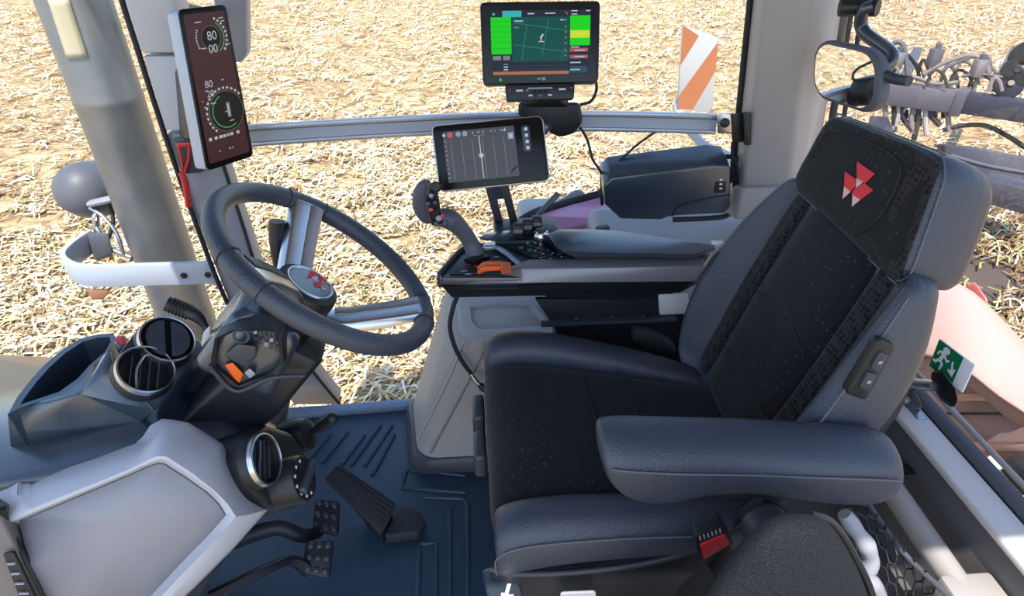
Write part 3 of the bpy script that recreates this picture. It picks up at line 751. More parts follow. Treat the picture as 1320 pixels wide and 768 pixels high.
# left stalk and far stalk, cream wedge
mb = MB(); mb.tube([at(215, 391, Y=.79), at(236, 399, Y=.79), at(252, 406, Y=.785), at(264, 420, Y=.78), at(270, 436, Y=.77)], [.0115, .0115, .0105, .005, .005], 'black', smooth=8); sk_ = mb.build('left_stalk', col)
mb = MB()
for i in range(6):
    p = at(222+i*4.3, 393.5+i*1.75, Y=.789); mb.lathe([(.0118, -.0012), (.0125, 0), (.0118, .0012)], p, at(252, 406, Y=.785)-at(215, 391, Y=.79), 'rubber', 16)
mb.build('stalk_ribs', sk_)
mb = MB(); mb.hull([at(x, y, Y=Y) for x, y in ((262, 428), (272, 418), (274, 455), (268, 460), (259, 444)) for Y in (.765, .79)], 'cream', .004, 3); mb.build('side_wedge', col)
mb = MB(); mb.tube([at(357, 285, Y=.90), at(357, 310, Y=.895), at(360, 345, Y=.885), at(352, 360, Y=.86)], [.0125, .0125, .0115, .0075, .006], 'black', smooth=8); mb.build('far_stalk', col)
# column boot down to the dash
mb = MB(); mb.loft([csec(.36, .05, .055, -.03, .0), csec(.46, .06, .065, -.06, .0), csec(.55, .07, .07, -.09, .0)], 'navy2', bevel=.01); mb.build('column_boot', col)

# ------------------------------------------------------------------ steering wheel
wheel = thing('steering_wheel', 'black stitched steering wheel with chrome three-spoke centre and red emblem', 'steering wheel', WC)
RW, rW = .1658, .0150
mb = MB(); mb.torus(WC, WN, RW, rW, 'leather', 72, 16); rim = mb.build('rim', wheel)
wa, wb_, _ = basis(WN)
def wq(px, py, off=0):
    p = on(px, py, WC+WN*off, WN); return p
def wang(px, py):
    d = wq(px, py)-WC; return math.atan2(d.dot(wb_), d.dot(wa))
def wpos(ang, r, h=0): return WC+(wa*math.cos(ang)+wb_*math.sin(ang))*r+WN*h
sp_px = {'top': (388, 250), 'right': (548, 404), 'left': (293, 357)}
for k, (px, py) in sp_px.items():
    a0 = wang(px, py)
    for da in (.20, -.20):
        mb = MB(); c = wpos(a0+da, RW); t = (wpos(a0+da+.01, RW)-c).normalized(); mb.torus(c, t, rW+.0002, .0009, 'seam', 24, 6); mb.build('rim_seam', rim)
    er = wpos(a0, 1)-WC; et = WN.cross(er)
    sgn = 1 if k == 'right' else -1
    lf = .035 if k == 'left' else 0
    mb = MB(); sec = lambda r, w, h0, h1: [WC+er*r+et*(-w)+WN*h0, WC+er*r+et*(-w*.8)+WN*h1, WC+er*r+et*(w*.8)+WN*h1, WC+er*r+et*w+WN*h0]
    SPK = [sec(.03, .026, -.112+lf, -.086+lf), sec(.07, .027, -.085+lf*1.1, -.060+lf*1.1), sec(.12, .028, -.040+lf*.5, -.018+lf*.5), sec(.150, .029, -.009, .009), sec(.163, .029, -.006, .011)]; mb.loft(SPK, 'satin', bevel=.003)
    so_ = mb.build('spoke', wheel)
    mb = MB(); mb.loft([[WC+er*r+et*x+WN*h for x in (sgn*w, sgn*w*.1)] + [WC+er*r+et*x+WN*(h-.008) for x in (sgn*w*.1, sgn*w)] for r, w, h in ((.05, .0225, -.0715+lf*1.05), (.07, .0225, -.0585+lf*1.1), (.12, .024, -.0165+lf*.5), (.150, .025, .0105))], 'taupemetal' if k != 'left' else 'black', bevel=.0008)
    mb.build('spoke_inlay', so_)
HO = WC-WN*.058+V(-.010, -.003, 0)
mb = MB(); mb.lathe([(.036, -.085), (.043, -.06), (.046, -.02), (.0475, .012), (.0455, .022), (.038, .026), (.0, .026)], HO, WN, 'black', 40); hub = mb.build('hub', wheel)
hq0 = on(409, 357, WC+WN*.026, WN)
mb = MB(); mb.lathe([(.0315, .0255), (.034, .0275), (.036, .0275), (.0375, .0258)], HO, WN, 'satin', 40); mb.build('hub_ring', hub)
mb = MB(); mb.lathe([(.0315, .0262), (.0, .0266)], HO, WN, 'navy', 32); hb_ = mb.build('hub_badge', hub)
cx, cy = pjc = (0, 0)
def hub_pt(px, py): return on(px, py, HO+WN*.0272, WN)
mb = MB()
off = (0, 0)
for m, pts in (('redleaf', [(399, 346), (407, 353), (393, 357)]), ('redleaf', [(408, 350), (415, 356), (422, 354), (418, 362), (411, 360)]), ('redleaf', [(402, 362), (411, 360), (416, 369), (404, 367)]), ('pinkleaf', [(399, 354), (408, 354), (404, 361)]), ('pinkleaf', [(412, 361), (424, 364), (417, 356)]), ('pinkleaf', [(411, 364), (419, 372), (413, 371)])):
    mb.prism([hub_pt(x+2, y+2) for x, y in pts], WN*-.0006, m)
mb.build('emblem', hub, smooth=0)

# ------------------------------------------------------------------ pedals and floor mat
fm = thing('floor_mat', 'dark blue ribbed rubber floor mat between pedals and seat', 'mat', (-.2, 1.0, 0))
mb = MB(); mpoly = [at(372, 544, Z=.008), at(446, 536, Z=.008), at(520, 530, Z=.008), V(.10, 1.42, .008), V(.10, .45, .008), V(-.75, .45, .008), V(-.80, 1.0, .008)]
mb.prism([p+V(0, 0, -.007) for p in mpoly], (0, 0, .007), 'matt', .002); mb.build('mat_base', fm)
def rib(pts, w=.006, h=.004):
    mb = MB(); P = [at(x, y, Z=.009) for x, y in pts]; mb.tube(P, w, 'matt', seg=6, smooth=0, flat=.6); return mb.build('mat_rib', fm)
for L in ([(470, 560), (441, 598)], [(490, 548), (452, 600)], [(505, 548), (470, 600)], [(508, 560), (480, 612)], [(448, 556), (415, 596)], [(425, 560), (398, 592)]): rib(L)
rib([(545, 640), (597, 642), (603, 650), (603, 790)]); rib([(580, 655), (580, 790)]); rib([(543, 700), (562, 700), (562, 790)]); rib([(541, 700), (538, 790)]); rib([(520, 612), (527, 605), (600, 612)]); rib([(522, 612), (518, 628), (600, 634)])
# accelerator
ac = thing('accelerator_pedal', 'long ribbed black accelerator pedal hinged at its heel on the mat', 'pedal', at(515, 680, Z=.008))
aq = Quad(at(436, 597, Z=.15), at(512, 650, Z=.075), at(492, 690, Z=.06), at(417, 617, Z=.135))
mb = MB(); mb.prism(aq.rr(0, 0, 1, 1, .012), aq.n*-.018, 'rubber', .003); pd = mb.build('pedal_pad', ac)
mb = MB()
for i in range(6): mb.prism(aq.rr(.03, .08+i*.145, .96, .15+i*.145, .002, .0025, 2), aq.n*-.003, 'rubber')
mb.build('pad_ribs', pd)
mb = MB(); hp = [at(x, y, Z=.04) for x, y in ((515, 650), (540, 658), (549, 672), (538, 686), (500, 691), (494, 688))]; mb.prism(hp, (0, 0, -.031), 'rubber', .008, 3); mb.build('pedal_heel', ac)
mb = MB(); mb.hull([aq.p(u, v, -.016) for u in (.2, .98) for v in (.2, .9)]+[V(p.x, p.y, .01) for p in (aq.p(.95, .2), aq.p(.95, .9), aq.p(.5, .5))], 'black', .004); mb.build('pedal_bracket', ac)
# two brake pedals
def brake(c4, label, z, arm_pts):
    q = Quad(*[at(x, y, Z=zz) for (x, y), zz in c4])
    t = thing('brake_pedal', label, 'pedal', V(q.p(.5, .5).x, q.p(.5, .5).y, z), 'pair of brake pedals')
    mb = MB(); mb.prism(q.rr(0, 0, 1, 1, .010), q.n*-.014, 'black', .004, 3); p = mb.build('pedal_pad', t)
    mb = MB()
    for u in (.2, .5, .8):
        for v in (.16, .5, .84): mb.ball(q.p(u, v, .0), (.0075, .0075, .0055), 'navy2', ((q.c[1]-q.c[0]).normalized(), (q.c[3]-q.c[0]).normalized(), q.n), 6)
    mb.build('pad_studs', p)
    mb = MB(); mb.tube([q.p(.25, .9, -.02)]+arm_pts, [.012, .010, .011, .012], 'black', seg=10, flat=1.6); mb.build('pedal_arm', t)
    return t
brake((((405, 640), .13), ((438, 646), .12), ((436, 690), .09), ((402, 683), .10)), 'studded brake pedal nearer the accelerator, upper of the two', .03, [at(390, 690, Z=.12), at(355, 680, Z=.16), V(-.53, .84, .16)])
brake((((394, 697), .13), ((431, 695), .12), ((425, 746), .09), ((389, 738), .10)), 'studded brake pedal farther from the accelerator, lower of the two', .03, [at(375, 722, Z=.13), at(340, 735, Z=.16), V(-.53, .72, .16)])
# ------------------------------------------------------------------ beige pedestal
ped = thing('console_pedestal', 'beige moulded pedestal with sunken tray in front of the seat', 'pedestal', (.05, 1.3, 0))
def pring(z, grow=0, r=.06):
    t = z/.50
    xl = -.205+(.15)*t-grow; yn = 1.135-.02*t-grow; xr = .32; yf = 1.40
    out = []
    for cx, cy, a0 in ((xl+r+.02*(1-t), yn+r, 180), (xr-.02, yn+.02, 270), (xr-.02, yf-.02, 0), (xl+r, yf-r, 90)):
        rr = r if cx < .2 else .02
        for i in range(6):
            q = R(a0+18*i); out.append(V(cx+rr*math.cos(q), cy+rr*math.sin(q), z))
    return out
mb = MB(); mb.loft([pring(.045), pring(.12), pring(.25), pring(.40), pring(.43, -.004), pring(.445, -.02)], 'beige'); pb = mb.build('pedestal_body', ped, smooth=50)
mb = MB(); mb.loft([pring(.009, .014), pring(.05, .010), pring(.058, .003)], 'navy2'); mb.build('pedestal_skirt', ped, smooth=50)
# tray lip on the top
lip_o = [(588, 389), (592, 425), (606, 441), (640, 437), (690, 432), (716, 432), (716, 423), (700, 404), (690, 392), (640, 386)]
lip_i = [(606, 395), (608, 414), (618, 424), (645, 424), (688, 420), (704, 421), (700, 414), (690, 403), (682, 394), (640, 391)]
Yl = lambda y: 1.22-.10*(y-386)/56
LO_ = [at(x, y, Z=.452) for x, y in lip_o]; LI_ = [at(x, y, Z=.452) for x, y in lip_i]
cI = sum(LI_, V(0, 0, 0))/len(LI_)
mb = MB(); mb.loft([[p+V(0, 0, -.03) for p in LO_], [p+V(0, 0, -.005) for p in LO_], [p*.93+cI*.07+V(0, 0, .002) for p in LO_], LI_, [p*.9+cI*.1+V(0, 0, -.04) for p in LI_]], 'beige', False)
mb.loft([[p*.9+cI*.1+V(0, 0, -.040) for p in LI_], [p*.9+cI*.1+V(0, 0, -.043) for p in LI_]], 'beige'); mb.build('tray_lip', ped, smooth=45)
mb = MB(); mb.tube([at(628, 446, Y=1.112), at(592, 515, Y=1.118), at(555, 584, Y=1.122)], .0022, 'taupe', seg=6); mb.build('panel_seam', ped)
mb = MB(); mb.tube([at(600, 436, Y=1.117), at(572, 500, Y=1.12), at(538, 568, Y=1.15)], .004, 'beige', seg=8); mb.build('edge_bead', ped)
# grab cord with a metal clip
gc = thing('grab_cord', 'black cord with metal clip hanging down the front of the pedestal', 'cord', at(605, 470, Y=1.09))
mb = MB(); mb.tube([at(x, y, Y=1.095) for x, y in ((589, 382), (583, 400), (580, 422), (586, 446), (596, 466), (607, 481))], .0052, 'rubber', seg=8); mb.build('cord', gc)
mb = MB(); mb.tube([at(607, 481, Y=1.095), at(613, 490, Y=1.09), at(619, 496, Y=1.085)], [.004, .006, .005], 'satin'); mb.build('clip', gc)
mb = MB(); mb.tube([at(618, 495, Y=1.085), at(623, 500, Y=1.08), at(634, 505, Y=1.07)], [.006, .009, .008], 'black'); mb.build('cord_end', gc)

# ------------------------------------------------------------------ armrest console
con = thing('armrest_console', 'dark armrest console with grey trim, joystick deck, buttons and padded lid', 'console', (.2, 1.1, .45))
def zz(pts, z): return [at(x, y, Z=z) for x, y in pts]
rim_ = [(566, 353), (575, 342), (592, 324), (606, 317), (640, 311), (660, 303), (715, 296), (925, 316), (905, 345), (672, 347), (664, 358), (568, 358)]
T = zz(rim_, .660)
mb = MB()
near = [at(566, 362, Y=1.04), at(903, 362, Y=1.04)]
lowp = [at(582, 384, Y=1.07), at(878, 377, Y=1.06), at(900, 366, Y=1.2), at(600, 366, Y=1.2)]
mb.hull([p+V(0, 0, -.02) for p in T]+lowp, 'black', .004); mb.build('console_base', con)
mb = MB(); mb.hull([p for p in T]+[p+V(0, 0, -.018) for p in T], 'navy', .004); deck = mb.build('console_deck', con)
# grey side trim with a bright ridge
ridge = [at(672, 345, Z=.672), at(780, 344, Z=.672), at(950, 340, Z=.672)]
low_ = [at(566, 365, Y=1.035), at(780, 364, Y=1.03), at(950, 362, Y=1.03)]
mb = MB()
secs = []
top_out = [at(640, 352, Z=.660), at(672, 346, Z=.674), at(780, 345, Z=.674), at(908, 343, Z=.674)]
top_in = [at(640, 350, Z=.661), at(682, 334, Z=.676), at(780, 333, Z=.676), at(908, 332, Z=.676)]
bot_out = [at(600, 366, Y=1.035), at(676, 365, Y=1.03), at(780, 364, Y=1.03), at(900, 363, Y=1.03)]
for a, bq_, c in zip(top_in, top_out, bot_out): secs.append([a, bq_, c, c+V(0, .03, 0), a+V(0, 0, -.02)])
mb.loft(secs, 'trimgrey', True, True, .0025); mb.build('side_trim', con)
mb = MB(); nose = [at(563, 359, Z=.652), at(600, 361, Z=.652), at(668, 361, Z=.652)]; mb.loft([[p, p+V(0, 0, -.022), p+V(0, .03, -.022), p+V(0, .03, 0)] for p in nose], 'navy2', bevel=.003); mb.build('nose_trim', con)
mb = MB(); mb.tube(zz([(622, 318), (640, 319), (652, 326), (676, 345)], .668), .006, 'alu', seg=10, smooth=5, flat=.6); mb.build('deck_trim', con)
mb = MB(); mb.tube(zz([(566, 353), (577, 340), (593, 323), (608, 317), (624, 316)], .664), .005, 'navy2', seg=8); mb.build('deck_edge', con)
# button fields
mb = MB(); rn = random.Random(11)
bt = zz([(655, 318), (690, 310), (714, 318), (745, 334), (688, 334)], .6645); mb.prism(bt, (0, 0, .003), 'black', .001); bp_ = mb.build('button_panel', con)
def key(x, y, w, h, m, par, nm='key', z=.669):
    c = at(x, y, Z=z); mb = MB(); mb.box(c, (w, h, .004), m, bevel=.001, seg=1); return mb.build(nm, par)
for i, (x, y, m) in enumerate([(672, 319, 'green'), (684, 316, 'navy2'), (683, 322, 'green'), (694, 320, 'navy2'), (696, 326, 'navy2'), (706, 323, 'navy2'), (709, 329, 'navy2'), (721, 327, 'navy2'), (690, 330, 'navy2'), (702, 332, 'navy2'), (716, 333, 'navy2'), (732, 332, 'navy2')]):
    key(x, y, .010, .009, m, bp_)
for i, (x, y) in enumerate([(680, 313), (690, 312), (697, 315)]): key(x, y, .007, .006, 'greyp', bp_)
mb = MB()
for (x, y) in [(690, 323), (700, 327), (712, 326), (697, 332), (709, 333), (724, 331)]: mb.box(at(x, y, Z=.6715), (.005, .0016, .0006), 'white')
mb.build('key_marks', bp_)
mb = MB(); kc = at(697, 308, Z=.672); mb.lathe([(.017, 0), (.019, .006), (.017, .016), (.012, .021), (.0, .022)], kc, (0, 0, 1), 'chrome', 24); mb.build('encoder_dial', con)
# joystick deck details
jd = zz([(578, 354), (597, 328), (640, 322), (664, 353)], .6612); mb = MB(); mb.prism(jd, (0, 0, .003), 'black', .001); jp = mb.build('joystick_deck', con)
for (x, y, m, w) in [(598, 349, 'greyp', .012), (604, 341, 'red', .008), (614, 343, 'red', .010), (603, 353, 'greyp', .012), (640, 331, 'greyp', .010), (644, 336, 'green', .012), (651, 341, 'green', .008)]: 
    mb = MB(); mb.box(at(x, y, Z=.6655), (w, .003, .001), m); mb.build('deck_mark', jp)
for yy in (0, 6):
    mb = MB(); mb.tube([at(617, 351-yy*.9, Z=.67), at(626, 346-yy*.9, Z=.684), at(640, 345.5-yy*.9, Z=.685), at(652, 344-yy*.5, Z=.685)], [.004, .006, .0055, .006], 'orange', seg=8); mb.build('throttle_lever', con)
mb = MB(); mb.hull([at(x, y, Z=z) for x, y in ((645, 338), (658, 338), (660, 352), (646, 353)) for z in (.672, .692)], 'orange', .003); mb.build('lever_block', con)
# padded lid
PT = [(706, 303), (722, 296), (790, 297), (860, 307), (922, 317), (922, 321), (894, 329), (760, 327), (727, 326), (716, 318)]
PB = [(700, 311), (722, 300), (790, 300), (860, 311), (924, 323), (918, 326), (890, 335), (765, 335), (752, 337), (722, 326)]
mb = MB(); mb.loft([zz(PB, .668), [p*.97+q*.03 for p, q in zip(zz(PT, .715), zz(PB, .668))], [p+V(0, 0, .002) for p in zz(PT, .716)]], 'navy', bevel=.004)
mb.build('armrest_lid', con)
mb = MB(); mb.box(at(925, 314, Z=.715), (.022, .014, .008), 'white', bevel=.001); mb.build('lid_tab', con)
# finger switches behind the dial: three cream-framed black paddles
for i, (x, y) in enumerate([(668, 297), (680, 292), (692, 288)]):
    c = at(x, y, Z=.692); mb = MB(); mb.box(c, (.021, .022, .032), 'black', bevel=.003); pk = mb.build('finger_paddle', con)
    mb = MB(); mb.box(c+V(-.001, -.011, .004), (.019, .006, .009), 'taupe', bevel=.002); mb.build('paddle_edge', pk)
mb = MB(); mb.hull([V(x, y, z) for x in (.05, .19) for y in (1.16, 1.27) for z in (.655, .675)], 'black', .004); mb.build('paddle_base', con)
mb = MB(); mb.tube([at(685, 287, Y=1.26), at(700, 270, Y=1.27), at(720, 249, Y=1.28)], [.004, .006, .007], 'lamp', seg=8); mb.build('thin_lever', con)
# console bracket underneath
mb = MB(); mb.hull([V(x, y, z) for x, y, z in ((.11, 1.1, .62), (.43, 1.1, .62), (.11, 1.2, .62), (.44, 1.2, .62), (.2, 1.12, .50), (.44, 1.10, .50), (.2, 1.2, .50), (.44, 1.2, .50))], 'black', .006)
mb.hull([V(x, y, z) for x in (.335, .50) for y in (1.10, 1.195) for z in (.0, .47)], 'black', .006)
cb = mb.build('console_bracket', con)
mb = MB(); mb.box(at(785, 413, Y=1.09), (.30, .02, .008), 'navy2', bevel=.002); mb.build('slide_rail', con)
for x, y in ((743, 411), (788, 409), (830, 409)):
    mb = MB(); mb.lathe([(.005, 0), (.005, .004), (0, .005)], at(x, y, Y=1.08), (0, -1, 0), 'satin', 10); mb.build('bolt', con)
mb = MB(); mb.hull([at(x, y, Y=Y) for x, y in ((848, 379), (886, 377), (890, 404), (850, 406)) for Y in (1.09, 1.12)], 'cream', .004); mb.build('bracket_cover', con)
mb = MB(); mb.prism([at(x, y, Y=1.098) for x, y in ((690, 386), (884, 386), (884, 480), (742, 480), (720, 434), (712, 418))], (0, .012, 0), 'black', .002); mb.build('shade_plate', con)  # black sheet added to paint the shadow void under the console
# bag in the gap
mb = MB()
mb.loft([[at(812, 428, Y=1.085)+V(.0, .03*math.cos(q), .02*math.sin(q)) for q in [math.pi*2*i/10 for i in range(10)]], [at(826, 432, Y=1.085)+V(.0, .02*math.cos(q), .030*math.sin(q)) for q in [math.pi*2*i/10 for i in range(10)]],
         [at(850, 440, Y=1.085)+V(.0, .02*math.cos(q), .030*math.sin(q)+.006*math.sin(q*3)) for q in [math.pi*2*i/10 for i in range(10)]], [at(872, 452, Y=1.085)+V(.0, .03*math.cos(q), .02*math.sin(q)) for q in [math.pi*2*i/10 for i in range(10)]]], 'rubber')
mb.build('bellows_boot', con, sub=1)

# joystick
joy = thing('joystick', 'grey pistol-grip joystick with dark buttons on the console front', 'joystick', at(615, 328, Z=.66))
jp_ = [at(613, 329, Z=.668), at(606, 312, Y=1.125), at(595, 296, Y=1.12), at(580, 283, Y=1.115), at(566, 280, Y=1.11)]
mb = MB(); mb.tube(jp_, [.019, .0165, .017, .021, .018], 'lamp', seg=14, smooth=8); mb.build('grip', joy)
J = lambda x, y, Y=1.10: at(x, y, Y=Y)
mb = MB(); rings = []
hp = [((549, 231), .010), ((546, 238), .020), ((544, 250), .025), ((544, 266), .026), ((548, 280), .022), ((553, 289), .012)]
for (p, r) in hp:
    c = J(*p, 1.105); rings.append([c+V(r*.78*math.cos(q), -.26*r*math.sin(q)*2.2, .1*r*math.sin(q)) for q in [2*math.pi*i/14 for i in range(14)]])
mb.loft(rings, 'lamp'); jh = mb.build('head', joy, sub=1)
mb = MB(); mb.hull([J(x, y, Y) for x, y in ((553, 234), (563, 238), (571, 288), (556, 292), (549, 262)) for Y in (1.03, 1.07)], 'black', .006); jb = mb.build('button_face', joy)
for x, y, r, m in ((562, 241, .010, 'black'), (556, 252, .0045, 'greyp'), (561, 261, .0045, 'navy2'), (556, 270, .004, 'red'), (553, 262, .004, 'navy2'), (566, 281, .006, 'greyp'), (574, 287, .006, 'navy2'), (563, 288, .005, 'navy2'), (570, 278, .004, 'red')):
    mb = MB(); mb.lathe([(r, 0), (r, .006), (r*.7, .009), (0, .009)], J(x, y, 1.028), (0, -.9, .4), m, 14); mb.build('button', jb)
mb = MB(); mb.tube([J(556, 243, 1.026), J(550, 259, 1.026), J(560, 272, 1.026), J(563, 258, 1.026), J(556, 243, 1.026)], .0018, 'black', seg=6); mb.build('button_frame', jb)
mb = MB(); mb.hull(zz([(596, 334), (626, 326), (634, 330), (612, 340)], .6645)+zz([(603, 332), (622, 327), (626, 331), (612, 336)], .676), 'black', .002); mb.build('gaiter', joy)

# ------------------------------------------------------------------ lower terminal on its slotted post
lm = thing('touch_terminal', 'small dark touchscreen on slotted post above the console, showing pale guidance lines', 'screen', at(658, 300, Y=1.27))
n_ = V(-.02, -.90, .42).normalized(); o_ = V(.05, 1.17, .86)
lq = pxquad((557, 163), (698.5, 150), (708, 232), (567.5, 246.5), o_, n_)
mb = MB(); mb.prism(lq.rr(-.012, -.02, 1.012, 1.02, .012, -.003), lq.n*-.022, 'alu', .003); lb = mb.build('terminal_case', lm)
mb = MB(); mb.prism(lq.rr(.0, .0, 1, 1, .010, .0), lq.n*-.004, 'screen', .001); lg = mb.build('terminal_glass', lm)
A0, A1, B0, B1 = .085, .10, .735, .885
mb = MB(); g_ = glow('screen_grey_glow', (.055, .057, .065), .9); gw = glow('screen_white_glow', (.75, .78, .8), .55); gl_ = glow('screen_line_glow', (.26, .27, .28), .7); gr_ = glow('screen_red_glow', (.8, .12, .13), .6); gb_ = glow('screen_blue_glow', (.30, .38, .55), .7); gy_ = glow('screen_amber_glow', (.7, .5, .25), .5)
def sr(mb, q, u0, v0, u1, v1, m, off=.0012): mb.face(q.rect(u0, v0, u1, v1, off), m)
sr(mb, lq, A0, A1, B0, B1, g_, .0008)
for i in range(6): u = .15+i*.096; sr(mb, lq, u-.002, .24, u+.002, .86, gl_ if i != 3 else gl_)
sr(mb, lq, .405, .20, .413, .86, gw, .0014)
mb.face(lq.circ(.41, .51, .0045, .0018), gw)
for u, m, r in ((.095, gw, .003), (.15, gr_, .0055), (.225, gb_, .005), (.285, gb_, .005)): mb.face(lq.circ(u, .155, r, .0014, 12), m)
for u, wv in ((.36, .03), (.41, .04), (.455, .03), (.53, .025), (.565, .02), (.62, .04)): sr(mb, lq, u-.012, .135, u-.012+wv*.6, .165, gl_)
for u in (.36, .43): sr(mb, lq, u, .195, u+.03, .203, gy_)
mb.face([lq.p(.635, .17, .0014), lq.p(.655, .17, .0014), lq.p(.655, .11, .0014)], gw)
sr(mb, lq, .672, .20, .722, .30, gb_); sr(mb, lq, .685, .225, .71, .275, gw, .0016)
for i in range(9): sr(mb, lq, .092, .24+i*.07, .108, .265+i*.07, gl_)
mb.face([lq.p(.66, .80, .0014), lq.p(.73, .70, .0014), lq.p(.73, .72, .0014), lq.p(.67, .82, .0014)], M['screen'])
mb.build('screen_image', lg, smooth=0)
mb = MB(); mb.prism(lq.rr(.80, .11, .875, .52, .006, .001), lq.n*-.002, 'navy2', .0006); bpn = mb.build('key_strip', lg)
for i in range(4):
    mb = MB(); mb.box(lq.p(.84, .17+i*.097, .0016), (.006, .006, .001), 'white', ((lq.c[1]-lq.c[0]).normalized(), (lq.c[3]-lq.c[0]).normalized(), lq.n)); mb.build('key', bpn)
pa, pb2 = [at(622, 245, Y=1.24), at(652, 243, Y=1.24)], [at(643, 305, Y=1.26), at(671, 300, Y=1.26)]
mb = MB(); pq_ = Quad(pa[0]+V(0, 0, .03), pa[1]+V(0, 0, .03), pb2[1], pb2[0])
for u0, u1, v0, v1 in ((0, .36, 0, 1), (.66, 1, 0, 1), (.3, .7, 0, .38)): mb.prism(pq_.rect(u0, v0, u1, v1), pq_.n*-.014, 'navy2', .002)
mb.build('slotted_post', lm)
mb = MB(); mb.prism(zz([(618, 309), (628, 303), (660, 300), (682, 296), (682, 304), (650, 314)], .668), (0, 0, .008), 'navy', .003); mb.build('post_foot', lm)
mb = MB(); mb.hull([lq.p(.4, .3, -.02), lq.p(.6, .3, -.02), lq.p(.4, .8, -.02), lq.p(.6, .8, -.02), pa[0]+V(.0, .02, .05), pa[1]+V(0, .02, .05), pa[0]+V(.0, .02, .02), pa[1]+V(0, .02, .02)], 'black', .003); mb.build('rear_mount', lm)
# ------------------------------------------------------------------ equipment rail along the right window
rail = thing('equipment_rail', 'long grey aluminium rail curving across the right window', 'rail', (.05, 1.5, .78))
rp_ = catmull([at(318, 166, Y=1.435), at(470, 157, Y=1.47), at(620, 152, Y=1.49), at(760, 152, Y=1.485), at(925, 157, Y=1.44)], 6)
rp_ = [V(p.x, p.y, .822) for p in rp_]
h = .0235
mb = MB(); mb.loft([[p+V(0, -.004, h), p+V(0, .014, h), p+V(0, .014, -h), p+V(0, -.004, -h), p+V(0, -.004, -h*.62), p+V(0, .003, -h*.58), p+V(0, .003, h*.50), p+V(0, -.004, h*.55)] for p in rp_], 'alu', bevel=.0008); mb.build('rail_profile', rail)
mb = MB(); mb.loft([[p+V(0, .0025, h*.48), p+V(0, .0025, -h*.55), p+V(0, .006, -h*.55), p+V(0, .006, h*.48)] for p in rp_], 'ltgrey'); mb.build('rail_channel', rail)
mb = MB(); mb.loft([[p+V(0, -.0045, h*.62), p+V(0, -.0045, h*.54), p+V(0, .002, h*.54), p+V(0, .002, h*.62)] for p in rp_], 'alud'); mb.build('rail_groove', rail)
e = rp_[-1]
mb = MB(); mb.hull([at(x, y, Y=Y) for x, y in ((924, 146), (943, 146), (945, 172), (925, 172)) for Y in (1.415, 1.46)], 'satin', .004); eb = mb.build('end_clamp', rail)
mb = MB(); mb.hull([at(x, y, Y=Y) for x, y in ((940, 147), (964, 144), (966, 182), (944, 184)) for Y in (1.42, 1.455)], 'black', .004); mb.hull([at(x, y, Y=Y) for x, y in ((958, 145), (968, 145), (968, 187), (959, 187)) for Y in (1.40, 1.47)], 'black', .003); mb.build('end_bracket', eb)
mb = MB(); mb.lathe([(.011, 0), (.011, .006), (.006, .009), (0, .009)], at(934, 158, Y=1.414), (0, -1, .1), 'black', 18); mb.build('clamp_knob', eb)

# ------------------------------------------------------------------ upper field terminal
um = thing('field_terminal', 'large terminal with green map display on the rail, above the smaller touchscreen', 'screen', at(700, 150, Y=1.46))
n_ = V(-.04, -.90, .42).normalized(); o_ = V(.16, 1.40, 1.02)
uq = pxquad((618.5, 2.5), (774, .5), (771.5, 105.5), (622.5, 108.5), o_, n_)
mb = MB(); mb.prism(uq.rr(0, 0, 1, 1, .010, 0), uq.n*-.035, 'black', .003); uc = mb.build('terminal_case', um)
gd = glow('map_green_glow', (.004, .075, .062), .9); gG = glow('map_lime_glow', (.01, .72, .012), .8); gY = glow('map_yellow_glow', (.68, .80, .05), .8); gC = glow('map_cyan_glow', (.05, .55, .55), .7); gN = glow('map_navy_glow', (.018, .022, .045), .8); gO = glow('map_orange_glow', (.50, .19, .08), .7); gR = glow('map_rose_glow', (.50, .11, .13), .7); gL = glow('map_line_glow', (.03, .24, .20), .8); gB = glow('map_blue_glow', (.02, .085, .14), .8)
mb = MB(); S0, S1, T0, T1 = .085, .915, .11, .895
def fx(x): return (x-48)/(836-48)
def fy(y): return (y-8)/(556-8)
def r2(x0, y0, x1, y1, m, off=.0008): mb.face(uq.rect(fx(x0), fy(y0), fx(x1), fy(y1), off), m)
r2(112, 66, 772, 500, gN, .0005)
r2(252, 112, 632, 410, gd); r2(114, 112, 248, 358, gG, .0012); r2(638, 106, 772, 306, gG, .0012); r2(640, 205, 768, 256, gY, .0018)
r2(192, 70, 318, 112, gC, .0012); r2(120, 475, 632, 497, gO, .0012)
for y in (338, 384): r2(638, y-14, 760, y+10, gR, .0012)
r2(638, 408, 760, 438, gN, .0012); r2(638, 446, 756, 490, gB, .0012)
for y in (440, 462): r2(230, y-1, 620, y+1, gB, .0014)
for y in (140, 175, 210, 245, 280, 320): r2(120, y-1, 240, y+1, M['green'], .0018)
def ln(x0, y0, x1, y1, wd, m, off=.0013):
    dx, dy = x1-x0, y1-y0; L = math.hypot(dx, dy); ox, oy = -dy/L*wd, dx/L*wd
    mb.face([uq.p(fx(a), fy(b), off) for a, b in ((x0+ox, y0+oy), (x1+ox, y1+oy), (x1-ox, y1-oy), (x0-ox, y0-oy))], m)
ln(352, 165, 315, 400, 2, gL); ln(498, 120, 450, 385, 2, gL); ln(270, 150, 620, 205, 2, gL); ln(262, 295, 630, 350, 2, gL); ln(590, 345, 580, 400, 2, gL)
gW = gw
ln(428, 278, 466, 278, 3, gW, .002); ln(444, 278, 448, 240, 4, gW, .002); ln(440, 255, 460, 228, 6, gW, .002)
